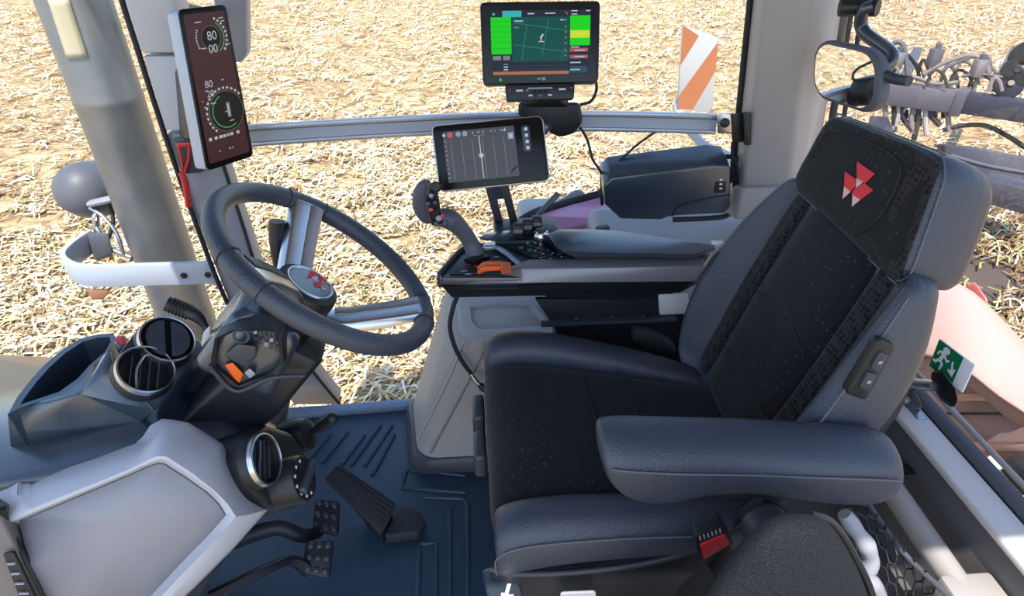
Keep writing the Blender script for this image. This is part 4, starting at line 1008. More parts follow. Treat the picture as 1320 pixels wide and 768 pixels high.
for x0, x1, y in ((358, 402, 91), (472, 540, 90), (644, 686, 76), (740, 772, 76), (648, 684, 98), (270, 328, 139), (572, 596, 135), (268, 298, 182), (192, 222, 428), (192, 222, 445), (192, 222, 463), (640, 712, 422), (642, 706, 470), (644, 700, 318), (670, 740, 340), (668, 738, 382)): ln(x0, y, x1, y, 4, gl_ if y in (182, 428) else M['white'], .0022)
for y in (135, 180, 215, 255, 290, 335, 372): mb.face([uq.p(fx(608)+.009*math.cos(q), fy(y)+.012*math.sin(q), .002) for q in [math.pi*2*i/10 for i in range(10)]], gl_)
r2(122, 368, 176, 398, gl_, .0014); r2(190, 368, 236, 398, gl_, .0014)
mb.face([uq.p(fx(135)+.012*math.cos(q), fy(92)+.017*math.sin(q), .0014) for q in [math.pi*2*i/10 for i in range(10)]], gC)
ln(606, 78, 622, 100, 4, gR, .002)
mb.build('map_image', uc, smooth=0)
mb = MB(); mb.face(uq.circ((168-48)/788, fy(530), .003, .0006, 12), gG); mb.build('power_light', uc)
mb = MB(); mb.face(uq.rect(.47, .935, .50, .958, .0006), M['greyp']); mb.face(uq.circ(.525, .947, .004, .0006, 12), M['greyp']); mb.build('case_mark', uc)
sq_ = pxquad((651, 109), (741, 107), (740, 127), (653, 130), o_+V(0, .004, 0), n_)
mb = MB(); mb.prism(sq_.rr(0, 0, 1, 1, .004), sq_.n*-.025, 'black', .002); sb = mb.build('switch_bar', um)
mb = MB()
for u, v, wd, m in ((.06, .35, .03, 'red'), (.2, .4, .1, 'white'), (.31, .4, .03, 'greyp'), (.5, .28, .36, 'greyp'), (.82, .38, .1, 'white'), (.95, .3, .03, 'red'), (.12, .82, .03, 'green'), (.9, .78, .03, 'green'), (.36, .72, .06, 'white'), (.5, .72, .04, 'white'), (.64, .72, .06, 'white')):
    mb.box(sq_.p(u, v, .001), (sq_.w*wd, .0035, .001), m, ((sq_.c[1]-sq_.c[0]).normalized(), (sq_.c[3]-sq_.c[0]).normalized(), sq_.n))
mb.build('switch_marks', sb)
mb = MB()
for u in (.42, .5, .58): mb.box(sq_.p(u, .6, .003), (.006, .010, .006), 'black', ((sq_.c[1]-sq_.c[0]).normalized(), (sq_.c[3]-sq_.c[0]).normalized(), sq_.n), .001)
mb.build('toggle', sb)
mb = MB(); mb.hull([at(x, y, Y=Y) for x, y in ((668, 131), (748, 132), (751, 158), (740, 172), (722, 177), (706, 170), (700, 150), (668, 150)) for Y in (1.425, 1.475)], 'black', .010, 3); mc = mb.build('rail_clamp', um)
mb = MB(); mb.lathe([(.012, -.03), (.018, 0), (.018, .02), (.010, .026), (0, .026)], at(702, 163, Y=1.42), (-.5, -.8, 0), 'navy', 18); mb.build('clamp_knob', mc)
mb = MB(); mb.hull([sq_.p(u, v, -.02) for u in (.2, .8) for v in (.0, 1.0)]+[at(x, y, Y=1.44) for x, y in ((680, 140), (735, 140))]+[uq.p(u, .8, -.03) for u in (.3, .7)], 'black', .004); mb.build('rear_mount', um)
# cables
def cable(pts, r, label, Y=None):
    mb = MB(); mb.tube(pts, r, 'rubber', seg=8, smooth=8); return mb.build('cable', label=label, cat='cable')
cable([uq.p(.985, .9, -.03), at(769, 115, Y=1.45), at(762, 130, Y=1.46), at(748, 135, Y=1.455)], .0035, 'short black cable looping from the green map terminal down to its clamp')
cable([at(748, 165, Y=1.44), at(757, 180, Y=1.45), at(764, 205, Y=1.45), at(776, 226, Y=1.45), at(774, 250, Y=1.452), at(776, 264, Y=1.455)], .0035, 'thin black cable hanging from the rail clamp down beside the storage box')
cable([at(848, 168, Y=1.50), at(822, 186, Y=1.48), at(800, 206, Y=1.46), at(782, 222, Y=1.445)], .003, 'thin black cable running from the rail to the top of the storage box')
cable([at(944, 184, Y=1.43), at(944, 200, Y=1.44), at(950, 214, Y=1.44), at(950, 232, Y=1.445)], .0035, 'short black cable hanging from the rail end bracket by the pillar')

# ------------------------------------------------------------------ storage box under the rail
box = thing('storage_box', 'dark slate storage box on the right window ledge under the rail', 'box', V(.52, 1.45, .545))
fo = [(778, 240), (789, 229), (920, 213), (942, 215), (942, 268), (934, 276), (866, 279), (852, 284), (800, 283), (779, 264)]
F_ = [at(x, y, Y=1.405) for x, y in fo]
mb = MB(); mb.prism(F_, (0, .075, .028), 'navy', .006, 3); bx = mb.build('box_body', box)
mb = MB(); mb.tube([at(776, 226, Y=1.455), at(800, 211, Y=1.462), at(860, 204, Y=1.468), at(943, 202, Y=1.47), at(950, 212, Y=1.47)], .006, 'rubber', smooth=4); mb.tube([at(948, 205, Y=1.45), at(947, 262, Y=1.45), at(938, 277, Y=1.44), at(915, 281, Y=1.43), at(868, 283, Y=1.425)], .007, 'rubber', smooth=4); mb.tube([at(776, 228, Y=1.45), at(776, 262, Y=1.45)], .005, 'rubber', smooth=0); mb.build('rubber_edge', bx)
mb = MB(); mb.tube([at(x, y, Y=1.404) for x, y in ((866, 279), (876, 266), (908, 257), (941, 251))], .0025, 'black', seg=8); mb.build('latch_line', bx)
bq2 = pxquad((922, 226), (937, 225), (936, 248), (921, 249), (.6, 1.402, .65), (0, -1, .1))
mb = MB(); mb.prism(bq2.rr(0, 0, 1, 1, .004, .001), bq2.n*-.004, 'black', .0008); sw_ = mb.build('socket_panel', box)
for v in (.25, .5, .75):
    mb = MB(); mb.box(bq2.p(.5, v, .0015), (.007, .004, .001), 'white', ((bq2.c[1]-bq2.c[0]).normalized(), (bq2.c[3]-bq2.c[0]).normalized(), bq2.n)); mb.build('socket_mark', sw_)
# small black catch on the ledge
mb = MB(); mb.hull([at(x, y, Z=.55)+V(0, 0, d) for x, y in ((767, 296), (783, 292), (786, 298), (770, 302)) for d in (0, .012)], 'black', .003); mb.build('ledge_catch', label='small black catch on the beige ledge below the storage box', cat='catch')

# ------------------------------------------------------------------ instrument display on the front pillar
pdp = thing('instrument_display', 'tall narrow instrument display with round gauges, fixed to the front pillar', 'screen', at(268, 218, Y=1.30))
n_ = V(.80, -.56, .16).normalized(); o_ = V(-.48, 1.30, .97)
dq = pxquad((231, 13), (290.5, 6.5), (326.5, 200.5), (268, 219.5), o_, n_)
mb = MB(); mb.prism(dq.rr(-.01, -.003, 1.01, 1.003, .010, -.004), dq.n*-.038, 'ltgrey', .003); dc = mb.build('display_case', pdp)
mb = MB(); mb.prism(dq.rr(-.012, -.004, 1.012, 1.004, .010, .0), dq.n*-.006, 'screen', .001); dg_ = mb.build('display_glass', pdp)
red_ = glow('display_maroon_glow', (.060, .008, .010), .6); gg2 = glow('display_green_glow', (.05, .36, .09), .8); wg = glow('display_white_glow', (.62, .62, .62), .6); dgw = glow('display_grey_glow', (.20, .17, .17), .6)
mb = MB(); mb.face(dq.rr(.05, .03, .94, .965, .006, .0004), red_)
def arc(cu, cv, r0, r1, a0, a1, m, off=.001, k=16, ticks=0):
    for i in range(k):
        q0 = R(a0+(a1-a0)*i/k); q1 = R(a0+(a1-a0)*(i+(.55 if ticks else 1))/k)
        mb.face([dq.p(cu+r/dq.w*math.cos(q), cv+r/dq.h*math.sin(q), off) for r, q in ((r0, q0), (r1, q0), (r1, q1), (r0, q1))], m)
W_ = dq.w
mb.face(dq.circ(.55, .185, W_*.20, .0008, 28), M['screen']); mb.face(dq.circ(.60, .655, W_*.36, .0008, 32), M['screen'])
arc(.55, .185, W_*.30, W_*.33, 150, 215, wg, ticks=1, k=8); arc(.55, .185, W_*.27, W_*.29, -60, 60, gg2); arc(.55, .185, W_*.32, W_*.36, -70, 50, wg, ticks=1, k=9); arc(.55, .185, W_*.20, W_*.21, 0, 360, dgw, k=30)
arc(.60, .655, W_*.36, W_*.37, 0, 360, dgw, k=36); arc(.60, .655, W_*.29, W_*.31, 60, 250, gg2, k=24); arc(.60, .655, W_*.40, W_*.44, 130, 330, wg, ticks=1, k=16)
text_on(mb, dq, '80', .57, .175, .016, wg, .0014); text_on(mb, dq, '00', .55, .255, .015, wg, .0014)
text_on(mb, dq, '80', .32, .465, .013, wg, .0014); text_on(mb, dq, '20', .32, .525, .012, wg, .0014)
for u, v, l in ((.22, .50, .06), (.12, .56, .03), (.3, .585, .1), (.14, .60, .05), (.25, .08, .14), (.78, .07, .1), (.82, .09, .08), (.56, .655, .10), (.62, .72, .1), (.3, .24, .1), (.85, .235, .08), (.6, .45, .05)): mb.face(dq.rect(u, v, u+l, v+.006, .0014), wg)
mb.face(dq.rect(.60, .60, .68, .70, .0016), dgw); mb.face(dq.rect(.62, .61, .655, .69, .0018), wg)
for i, u in enumerate((.12, .24, .34, .42, .50, .58, .72)): mb.face(dq.rect(u, .80, u+.065, .82, .0014), wg if i != 4 else gb_)
for u, m in ((.3, gr_), (.52, gy_), (.58, gg2)): mb.face(dq.circ(u, .90, .0022, .0014, 8), m)
mb.build('gauge_image', dg_, smooth=0)
mb = MB(); mb.hull([dq.p(u, v, -.035) for u in (.1, .8) for v in (.3, .8)]+[at(x, y, Y=1.445) for x, y in ((225, 90), (265, 90), (232, 180), (270, 180))], 'black', .006); mb.build('display_mount', pdp)
# red rescue hammer in its dark holder
hm = thing('rescue_hammer', 'red emergency hammer with strap in a dark holder on the front pillar', 'hammer', at(240, 262, Y=1.43))
mb = MB(); mb.hull([at(x, y, Y=Y) for x, y in ((223, 178), (240, 174), (262, 212), (262, 222), (240, 224), (230, 212)) for Y in (1.42, 1.455)], 'navy2', .004); mb.build('hammer_holder', hm)
mb = MB(); mb.tube([at(233, 222, Y=1.415), at(239, 236, Y=1.415), at(243, 266, Y=1.42)], [.007, .008, .007], 'red', smooth=4); mb.build('hammer_handle', hm)
mb = MB(); mb.hull([at(x, y, Y=Y) for x, y in ((226, 184), (246, 183), (247, 189), (228, 190)) for Y in (1.405, 1.42)], 'red', .003); mb.build('hammer_head', hm)
mb = MB(); mb.tube([at(230, 188, Y=1.41), at(234, 205, Y=1.41), at(236, 222, Y=1.413)], .003, 'red'); mb.tube([at(244, 188, Y=1.41), at(243, 205, Y=1.41), at(238, 222, Y=1.413)], .003, 'red'); mb.build('hammer_strap', hm)

# ------------------------------------------------------------------ interior mirror near the rear pillar
mir = thing('interior_mirror', 'black-framed mirror hanging from an arm beside the rear pillar', 'mirror', (.80, 1.27, .9))
n_ = V(-.968, -.249, .014).normalized(); o_ = V(.76, 1.22, 1.0)
mq = pxquad((1049, 48), (1138, 68), (1131, 152), (1045, 124), o_, n_)
mb = MB(); mb.prism(mq.rr(0, 0, 1, 1, .045, 0, 8), mq.n*-.03, 'lamp', .008, 3); mf = mb.build('mirror_housing', mir)
mm = mat('mirror_silver', (.93, .94, .93), .02, 1.0)
mb = MB(); mb.prism(mq.rr(.06, .06, .93, .93, .038, .002, 8), mq.n*-.002, mm); mb.build('mirror_glass', mir, smooth=0)
mb = MB(); mb.tube([mq.p(.80, .4, -.03), mq.p(.86, .1, -.05), at(1113, 40, Y=1.30), at(1113, 14, Y=1.30), at(1126, 8, Y=1.29)], [.012, .013, .013, .013], 'navy'); mb.build('mirror_arm', mir)
mb = MB(); mb.tube([at(1082, 10, Y=1.33), at(1105, 9, Y=1.32), at(1132, 10, Y=1.29)], .017, 'black', smooth=0); mb.build('arm_pivot', mir)
mb = MB(); mb.tube([mq.p(.98, .35, -.015), mq.p(1.10, .38, -.02), mq.p(1.25, .36, -.02)], .010, 'navy2'); mb.build('adjuster', mir)
mb = MB(); mb.tube([at(1090, 12, Y=1.34), at(1084, 50, Y=1.36), at(1076, 120, Y=1.40)], .008, 'taupe'); mb.build('grab_bar', mir)
# ------------------------------------------------------------------ emergency exit sign on the rear window handle
ex = thing('exit_sign', 'green emergency exit sign with running figure beside the rear window latch', 'sign', at(1225, 500, X=.79))
n_ = V(-.93, -.30, .10).normalized(); o_ = V(.795, .76, .66)
eq = pxquad((1211, 437), (1256, 471), (1240, 506), (1198, 471), o_, n_)
mb = MB(); mb.prism(eq.rect(0, 0, 1, 1), eq.n*-.004, 'white', .0005); epl = mb.build('sign_plate', ex)
mb = MB(); mb.face(eq.rect(.0, .0, .71, 1, .0006), M['green'])
def fig(pts, m='white', off=.0012): mb.face([eq.p(u*.71, v, off) for u, v in pts], M[m])
cu, cv = .40, .17
mb.face(eq.circ(cu*.71, cv, .0062, .0012, 14), M['white'])
fig([(.30, .24), (.42, .30), (.36, .58), (.25, .50)]); fig([(.41, .30), (.53, .42), (.60, .36), (.63, .42), (.53, .52), (.40, .42)]); fig([(.30, .24), (.16, .30), (.11, .44), (.17, .47), (.20, .36), (.29, .35)])
fig([(.35, .54), (.46, .64), (.42, .88), (.34, .88), (.37, .70), (.26, .58)]); fig([(.26, .50), (.30, .60), (.17, .76), (.05, .74), (.05, .67), (.14, .67)])
fig([(.70, .36), (.76, .32), (.86, .66), (.80, .70)]); fig([(.92, .52), (.90, .80), (.66, .70), (.70, .62), (.83, .68), (.85, .52)])
mb.build('pictogram', epl, smooth=0)
lt = thing('window_latch', 'dark knob and grey latch arm on the rear window sill', 'latch', at(1185, 515, X=.79))
c = at(1222, 497, X=.785)
mb = MB(); mb.loft([[at(x, y, X=X) for x, y in ((1200, 478), (1212, 476), (1232, 500), (1236, 518), (1228, 527), (1212, 515), (1200, 496))] for X in (.775, .80)], 'black', bevel=.006); kn = mb.build('latch_knob', lt)
mb = MB(); mb.tube([at(1206, 497, X=.78), at(1185, 496, X=.785), at(1170, 498, X=.79)], [.010, .011, .012], 'satin'); mb.build('latch_arm', lt)
mb = MB(); mb.hull([at(x, y, X=X) for x, y in ((1155, 505), (1172, 498), (1184, 512), (1190, 526), (1168, 528), (1158, 518)) for X in (.775, .80)], 'lamp', .004); mb.lathe([(.008, 0), (.008, .01), (0, .012)], at(1170, 514, X=.772), (-1, 0, 0), 'satin', 12); mb.build('latch_base', lt)
mb = MB(); mb.box(at(1178, 529, X=.785), (.02, .05, .006), 'satin', bevel=.002); mb.build('latch_foot', lt)

# ------------------------------------------------------------------ rail tube and cargo net behind the seat
tb = thing('support_tube', 'cream painted tube with end block along the rear wall below the sill', 'tube', (.68, .6, .33))
p0, p1 = at(1146, 625, X=.70), at(1236, 757, X=.70)
d = (p1-p0).normalized()
mb = MB(); mb.tube([p0-d*.30, p1], .020, 'beige', seg=18, smooth=0); mb.build('tube_bar', tb)
mb = MB(); mb.hull([p1+V(x, y, z) for x in (-.03, .05) for y in (-.05, .012) for z in (-.05, .018)], 'beige', .006); mb.build('end_block', tb)
mb = MB(); mb.hull([at(x, y, X=.735) + V(e, 0, 0) for x, y in ((1150, 601), (1160, 598), (1172, 612), (1156, 613)) for e in (0, .015)], 'black', .002); mb.build('bracket_gap', tb)
net = thing('cargo_net', 'black cord cargo net slung behind the seat below the rear sill', 'net', (.6, .5, .25))
na, nb_, nc, nd = at(1120, 650, Y=.60), at(1222, 768, Y=.44), at(1150, 900, Y=.42), at(1070, 690, Y=.50)
mb = MB(); mb.tube([na, (na+nb_)/2+V(0, 0, -.012), nb_, nb_+(nb_-na)*.3], .004, 'lamp', seg=8); mb.build('hem_cord', net)
mb = MB()
def npt(u, v): return (na*(1-u)+nb_*u)*(1-v)+(nd*(1-u)+nc*u)*v+V(.02*math.sin(v*3.1)*math.sin(u*3.1), 0, -.03*math.sin(v*3.1)*math.sin(u*3.1))
K = 8
for i in range(K):
    for j in range(K-1):
        u = (i+(.5 if j % 2 else 0))/K; v = j/(K-1)
        a0_ = npt(u, v); a1_ = npt(u, v+.09); mb.tube([a0_, a1_], .0016, 'black', seg=5, smooth=0)
        for s_ in (-1, 1): mb.tube([a1_, npt(u+s_*.5/K, v+1/(K-1))], .0016, 'black', seg=5, smooth=0)
mb.build('mesh_cords', net)
# pale bundled sleeve in the net
mb = MB(); mb.tube([at(1088, 662, Y=.50), at(1102, 682, Y=.49), at(1116, 702, Y=.48), at(1122, 722, Y=.475), at(1112, 744, Y=.47)], [.009, .012, .010, .013, .010, .013, .009], 'greyp', seg=12, smooth=8)
mb.build('plastic_sleeve', label='crinkled pale grey sleeve lying between the cargo net and the tweed seat back', cat='sleeve')
mb = MB(); mb.tube([at(1112, 746, Y=.46), at(1126, 755, Y=.455), at(1132, 772, Y=.45), at(1130, 800, Y=.45)], [.008, .013, .011, .013, .011], 'panelg', seg=12, smooth=8)
mb.build('wrapped_roll', label='pale wrapped roll at the bottom edge beside the cargo net', cat='roll')

# ------------------------------------------------------------------ passenger seat back
ps = thing('passenger_seat', 'rounded dark grey tweed seat back in the foreground below the near armrest', 'seat', (.30, .34, .5))
ol = [(890, 790), (925, 735), (960, 690), (985, 668), (1012, 659), (1040, 659), (1062, 666), (1080, 684), (1098, 715), (1116, 752), (1130, 800)]
Ff = [at(x, y, Y=.345) for x, y in ol]; cf = at(1012, 790, Y=.33)
def sc_(k, Y): return [at(1012+(x-1012)*k, 800+(y-800)*k, Y=Y) for x, y in ol]
mb = MB(); mb.loft([sc_(.95, .415), sc_(1.0, .405), sc_(.99, .385), sc_(.95, .37), sc_(.8, .352), sc_(.45, .340), sc_(.05, .336)], 'tweed', False, False)
mb.build('backrest', ps, sub=2)
mb = MB(); mb.tube([p+V(.002, -.004, .0) for p in sc_(1.0, .398)[5:]], .0045, 'black', seg=10); mb.build('edge_piping', ps)
mb = MB(); mb.hull(sc_(.94, .41)+sc_(.90, .43), 'black'); mb.build('back_shell', ps)
mb = MB(); mb.hull([V(x, y, z) for x in (.2, .38) for y in (.37, .43) for z in (.0, .55)], 'black', .01); mb.build('seat_stand', ps)
# ------------------------------------------------------------------ exhaust stack and front corner
cA, cB = at(88, 0, Y=1.80), at(243, 410, Y=1.80)
xr = abs((at(140, 0, Y=1.80)-at(40, 0, Y=1.80)).x)/2*.93
ex_ = thing('exhaust_stack', 'tall grey exhaust stack standing outside the windscreen, left of the front pillar', 'exhaust', (cA.x, 1.85, GZ))
xc = (cA.x+cB.x)/2-.010; yc = 1.80+xr*.3
mb = MB(); mb.lathe([(xr*.96, -.25), (xr, -.2), (xr, .80), (xr*1.015, .805), (xr*1.015, .82), (xr, .825), (xr, 1.7)], (xc, yc, 0), (0, 0, 1), 'exh', 48); st_ = mb.build('stack_tube', ex_)
mb = MB()
na_ = basis((0, 0, 1))
def cyl(px, py, k=1.0):
    r = ray(px, py); a = r.x**2+r.y**2; b_ = 2*(r.x*(CAM.x-xc)+r.y*(CAM.y-yc)); c_ = (CAM.x-xc)**2+(CAM.y-yc)**2-(xr*k)**2
    dd = b_*b_-4*a*c_
    if dd < 0: return CAM+r*(-b_/(2*a))
    return CAM+r*((-b_-math.sqrt(dd))/(2*a))
slot_y = [0, 10, 20, 30, 40, 50, 60, 70, 77]
mb.loft([[cyl(62+y*.33, y-2, 1.006), cyl(70+y*.33, y-2, 1.01), cyl(80+y*.33, y-3, 1.01), cyl(88+y*.33, y-4, 1.006)] for y in slot_y], mat('slot_light_tan', (.52, .47, .33), .6, bump=('noise', 30, .5)), False, False)  # tan strip on the tube; light through the slot is put into its colour
mb.build('vent_slot', st_, solid=.004)
mb = MB(); mb.lathe([(xr*.93, -1.25), (xr*1.1, -.9), (xr*1.1, -.3), (xr*.96, -.22)], (xc, yc, 0), (0, 0, 1), 'exh', 40); mb.build('muffler', ex_)

# grey handrail with lamp in front of the stack
hr = thing('light_bracket', 'pale blue-grey bent bracket carrying lamps outside the front pillar', 'bracket', at(180, 365, Y=1.60))
B_ = [at(275, 350, Y=1.60), at(200, 352, Y=1.60), at(125, 354, Y=1.60), at(97, 350, Y=1.61), at(86, 338, Y=1.66), at(100, 322, Y=1.76), at(120, 308, Y=1.85)]
P_ = catmull(B_, 5); rings = []
for i, p in enumerate(P_):
    t = (P_[min(i+1, len(P_)-1)]-P_[max(0, i-1)]); t.z = 0; t.normalize(); nn = V(0, 0, 1).cross(t)
    rings.append([p+V(0, 0, .033)-nn*.008, p+V(0, 0, .033)+nn*.008, p+V(0, 0, -.038)+nn*.008, p+V(0, 0, -.038)-nn*.008])
mb = MB(); mb.loft(rings, 'ltgrey', bevel=.003); hb0 = mb.build('bent_bar', hr)
for x, y in ((237, 355), (268, 354)):
    mb = MB(); mb.lathe([(.009, 0), (.009, .003), (0, .004)], at(x, y, Y=1.591), (0, -1, 0), 'black', 14); mb.build('bolt_hole', hb0)
mb = MB(); mb.hull([at(x, y, Y=Y) for x, y in ((112, 372), (144, 372), (134, 386), (118, 386)) for Y in (1.60, 1.66)], mat('amber_lens', (.36, .16, .09), .4), .006); mb.build('marker_lamp', hr)
mb = MB(); mb.tube([at(118, 262, Y=1.84), at(150, 255, Y=1.80), at(168, 252, Y=1.80)], .018, 'panelg', flat=.6); mb.tube([at(125, 292, Y=1.82), at(140, 318, Y=1.80), at(170, 332, Y=1.78)], .008, 'satin'); mb.tube([at(116, 268, Y=1.84), at(132, 278, Y=1.82), at(150, 300, Y=1.80), at(160, 330, Y=1.78)], .006, 'satin'); mb.tube([at(140, 262, Y=1.84), at(146, 285, Y=1.82), at(138, 312, Y=1.80)], .006, 'rubber'); mb.hull([at(x, y, Y=Y) for x, y in ((112, 300), (140, 300), (146, 330), (122, 336)) for Y in (1.78, 1.86)], 'lamp', .01); mb.build('lamp_stay', hr)
wl_ = thing('work_lamp', 'round-backed dark grey work lamp left of the exhaust stack', 'lamp', at(98, 276, Y=1.86))
c = at(99, 246, Y=1.88); ax = V(-.25, -.75, .25).normalized()
mb = MB(); mb.lathe([(.088, -.10), (.090, -.06), (.084, -.01), (.062, .03), (.03, .048), (.0, .052)], c, ax, 'lamp', 32); lb_ = mb.build('lamp_shell', wl_)
mb = MB(); mb.lathe([(.084, -.105), (.0, -.1)], c, ax, 'white', 24); mb.build('lamp_lens', wl_)
mb = MB(); mb.tube([c-ax*.03+V(.05, 0, -.05), at(124, 275, Y=1.86), at(126, 300, Y=1.86)], .012, 'satin'); mb.build('lamp_foot', wl_)
# bonnet shoulder at the left edge
hd_ = thing('bonnet', 'grey bonnet shoulder at the left edge beyond the open tray', 'bonnet', (-1.7, .9, -.6))
top_ = [at(-120, 420, X=-1.75), at(0, 455, X=-1.35), at(40, 468, X=-1.22), at(52, 478, X=-1.16), at(70, 560, X=-1.14), at(-60, 640, X=-1.14), at(-220, 520, X=-1.75)]
mb = MB(); mb.hull(top_+[V(p.x, p.y, -.6) for p in top_], 'ltgrey', .012, 3); mb.build('bonnet_panel', hd_)
mb = MB(); mb.tube([at(0, 474, X=-1.33), at(38, 486, X=-1.2), at(46, 500, X=-1.15)], .004, 'taupe'); mb.build('bonnet_seam', hd_)
# exterior mirror behind the display
em = thing('exterior_mirror', 'grey exterior mirror housing seen behind the instrument display', 'mirror', at(308, 80, Y=2.05))
mb = MB(); eqm = [at(x, y, Y=2.05) for x, y in ((268, -40), (312, -40), (317, 0), (318, 70), (310, 82), (296, 80), (280, 40))]
mb.prism(eqm, (0, .06, 0), mat('tinted_grey_shell', (.30, .29, .32), .4), .012, 3); mb.build('mirror_shell', em)
mb = MB(); mb.tube([at(285, 20, Y=2.08), at(240, 10, Y=1.7), at(222, 0, Y=1.56)], .012, 'black'); mb.build('mirror_arm', em)

# ------------------------------------------------------------------ right side: striped warning board and mudguard with painted sheen
wb = thing('warning_board', 'orange and white striped warning board outside the right window', 'board', at(897, 200, Y=2.3))
wq_ = Quad(at(880, 32, Y=2.30), at(926, 48, Y=2.36), at(918, 146, Y=2.36), at(874, 140, Y=2.30))
mb = MB(); mb.prism(wq_.rect(0, 0, 1, 1), wq_.n*-.008, mat('board_white', (.52, .52, .52), .5), .001); bp0 = mb.build('board_plate', wb)
om = mat('board_orange', (.50, .17, .07), .6)
mb = MB()
for pts in ([(0, 0), (.45, .06), (0, .46)], [(1, .06), (1, .42), (.42, .98), (0, 1), (0, .84)], [(0, 0.0), (0.0, 0.0), (0, 0)]):
    if len(set(pts)) > 2: mb.face([wq_.p(u, v, .001) for u, v in pts], om)
mb.face([wq_.p(u, v, .001) for u, v in [(1, .92), (1, 1), (.9, 1)]], om); mb.build('board_stripes', bp0, smooth=0)
mb = MB(); mb.tube([at(876, 128, Y=2.34), at(876, 150, Y=2.30), at(905, 185, Y=2.2), at(935, 200, Y=2.1), at(955, 215, Y=2.0)], [.016, .016, .018, .02], 'ltgrey'); mb.tube([at(955, 215, Y=2.0), V(1.05, 1.98, GZ)], .03, 'ltgrey', smooth=0); mb.build('board_arm', wb)
mg = thing('mudguard', 'mudguard edge with painted pink sheen outside the right window beside the storage box', 'mudguard', at(740, 290, Y=1.72))
pkm = mat('mudguard_sheen_pink', (.62, .26, .42), .35)  # red guard; the sky sheen on the glass is put into its pink
a_ = [at(690, 277, Y=1.62), at(735, 264, Y=1.70), at(776, 254, Y=1.74), at(830, 262, Y=1.74), at(830, 290, Y=1.60), at(790, 284, Y=1.60), at(705, 300, Y=1.585)]
mb = MB(); mb.prism(a_, (0, .01, -.05), pkm, .004); mp = mb.build('guard_panel', mg)
mb = MB(); mb.tube([at(672, 284, Y=1.60), at(692, 273, Y=1.64), at(735, 260, Y=1.72), at(776, 249, Y=1.76)], .012, 'rubber'); mb.build('guard_edge', mg)
mb = MB(); mb.hull([at(x, y, Y=Y) for x, y in ((714, 262), (742, 244), (752, 246), (756, 254), (735, 262)) for Y in (1.80, 1.90)], 'ltgrey', .006); mb.build('guard_lamp', mg)
mb = MB(); mb.hull([V(x, y, z) for x in (.16, .7) for y in (1.62, 2.0) for z in (-.5, .40)], 'panelg', .03); mb.build('guard_leg', mg)

# ------------------------------------------------------------------ behind the rear window: pale cover, implement beams and hoses
cv_ = thing('rear_cover', 'salmon curved cover, paled by painted glare, behind the rear window beside the exit sign', 'cover', (1.5, 1.2, -.4))
sal = mat('salmon_glare_paint', (.64, .41, .34), .4); sal2 = mat('rose_haze_paint', (.40, .28, .28), .45); redp = mat('signal_red_paint', (.75, .20, .18), .4)  # red paint; milky glass reflection is put into the pale tones
prof = [(1150, 352), (1200, 346), (1240, 352), (1268, 376), (1296, 404), (1322, 434), (1350, 470)]
lo2 = [(1150, 452), (1195, 452), (1232, 462), (1262, 484), (1290, 508), (1312, 520), (1340, 540)]
T1 = [at(x, y, X=1.45+.04*i) for i, (x, y) in enumerate(prof)]; T0 = [at(x, y, X=1.22+.01*i) for i, (x, y) in enumerate(lo2)]
mb = MB(); mb.loft([[p+V(.05, 0, -.10) for p in T1], T1, [p*.5+q*.5+V(0, 0, .03) for p, q in zip(T1, T0)], T0, [q+V(0, 0, -.015) for q in T0]], sal, False, False); mb.build('cover_shell', cv_, sub=1, solid=.01)
mb = MB(); mb.loft([[q+V(.03, 0, -.01) for q in T0], [q+V(.05, 0, -.07) for q in T0]], sal2, False, False); mb.build('arch_band', cv_, solid=.01)
fq2 = [at(1150, 470, X=1.34), at(1230, 470, X=1.34), at(1290, 512, X=1.34), at(1345, 512, X=1.34), at(1345, 780, X=1.34), at(1150, 780, X=1.34)]
mb = MB(); mb.prism(fq2, (.02, 0, 0), sal2, .002); mb.build('inner_panel', cv_)
mb = MB()
for a, c_, rr in (((1236, 512), (1345, 512), .010), ((1230, 575), (1345, 575), .012)): mb.tube([at(*a, X=1.33), at(*c_, X=1.33)], rr, sal, smooth=0)
mb.build('panel_rib', cv_)
mb = MB(); mb.tube([at(1190, 533, X=1.33), at(1345, 533, X=1.33)], .004, 'rubber', smooth=0); mb.build('panel_gap', cv_)
mb = MB(); mb.hull([at(x, y, X=X) for x, y in ((1240, 372), (1256, 362), (1272, 384), (1276, 404), (1262, 392)) for X in (1.60, 1.68)], redp, .01, 3); mb.build('red_fender_tip', cv_)
mb = MB(); mb.hull([at(x, y, X=1.30)+V(e, 0, 0) for x, y in ((1276, 600), (1300, 590), (1345, 620), (1345, 690), (1310, 672)) for e in (0, .03)], 'rubber', .01); mb.tube([at(1278, 600, X=1.28), at(1296, 625, X=1.27), at(1310, 650, X=1.28), at(1330, 640, X=1.28)], .012, 'satin'); mb.ball(at(1283, 596, X=1.28), (.02, .02, .012), 'white'); mb.build('hose_coupling', cv_)  # white ball paints the highlight on the dark clutter

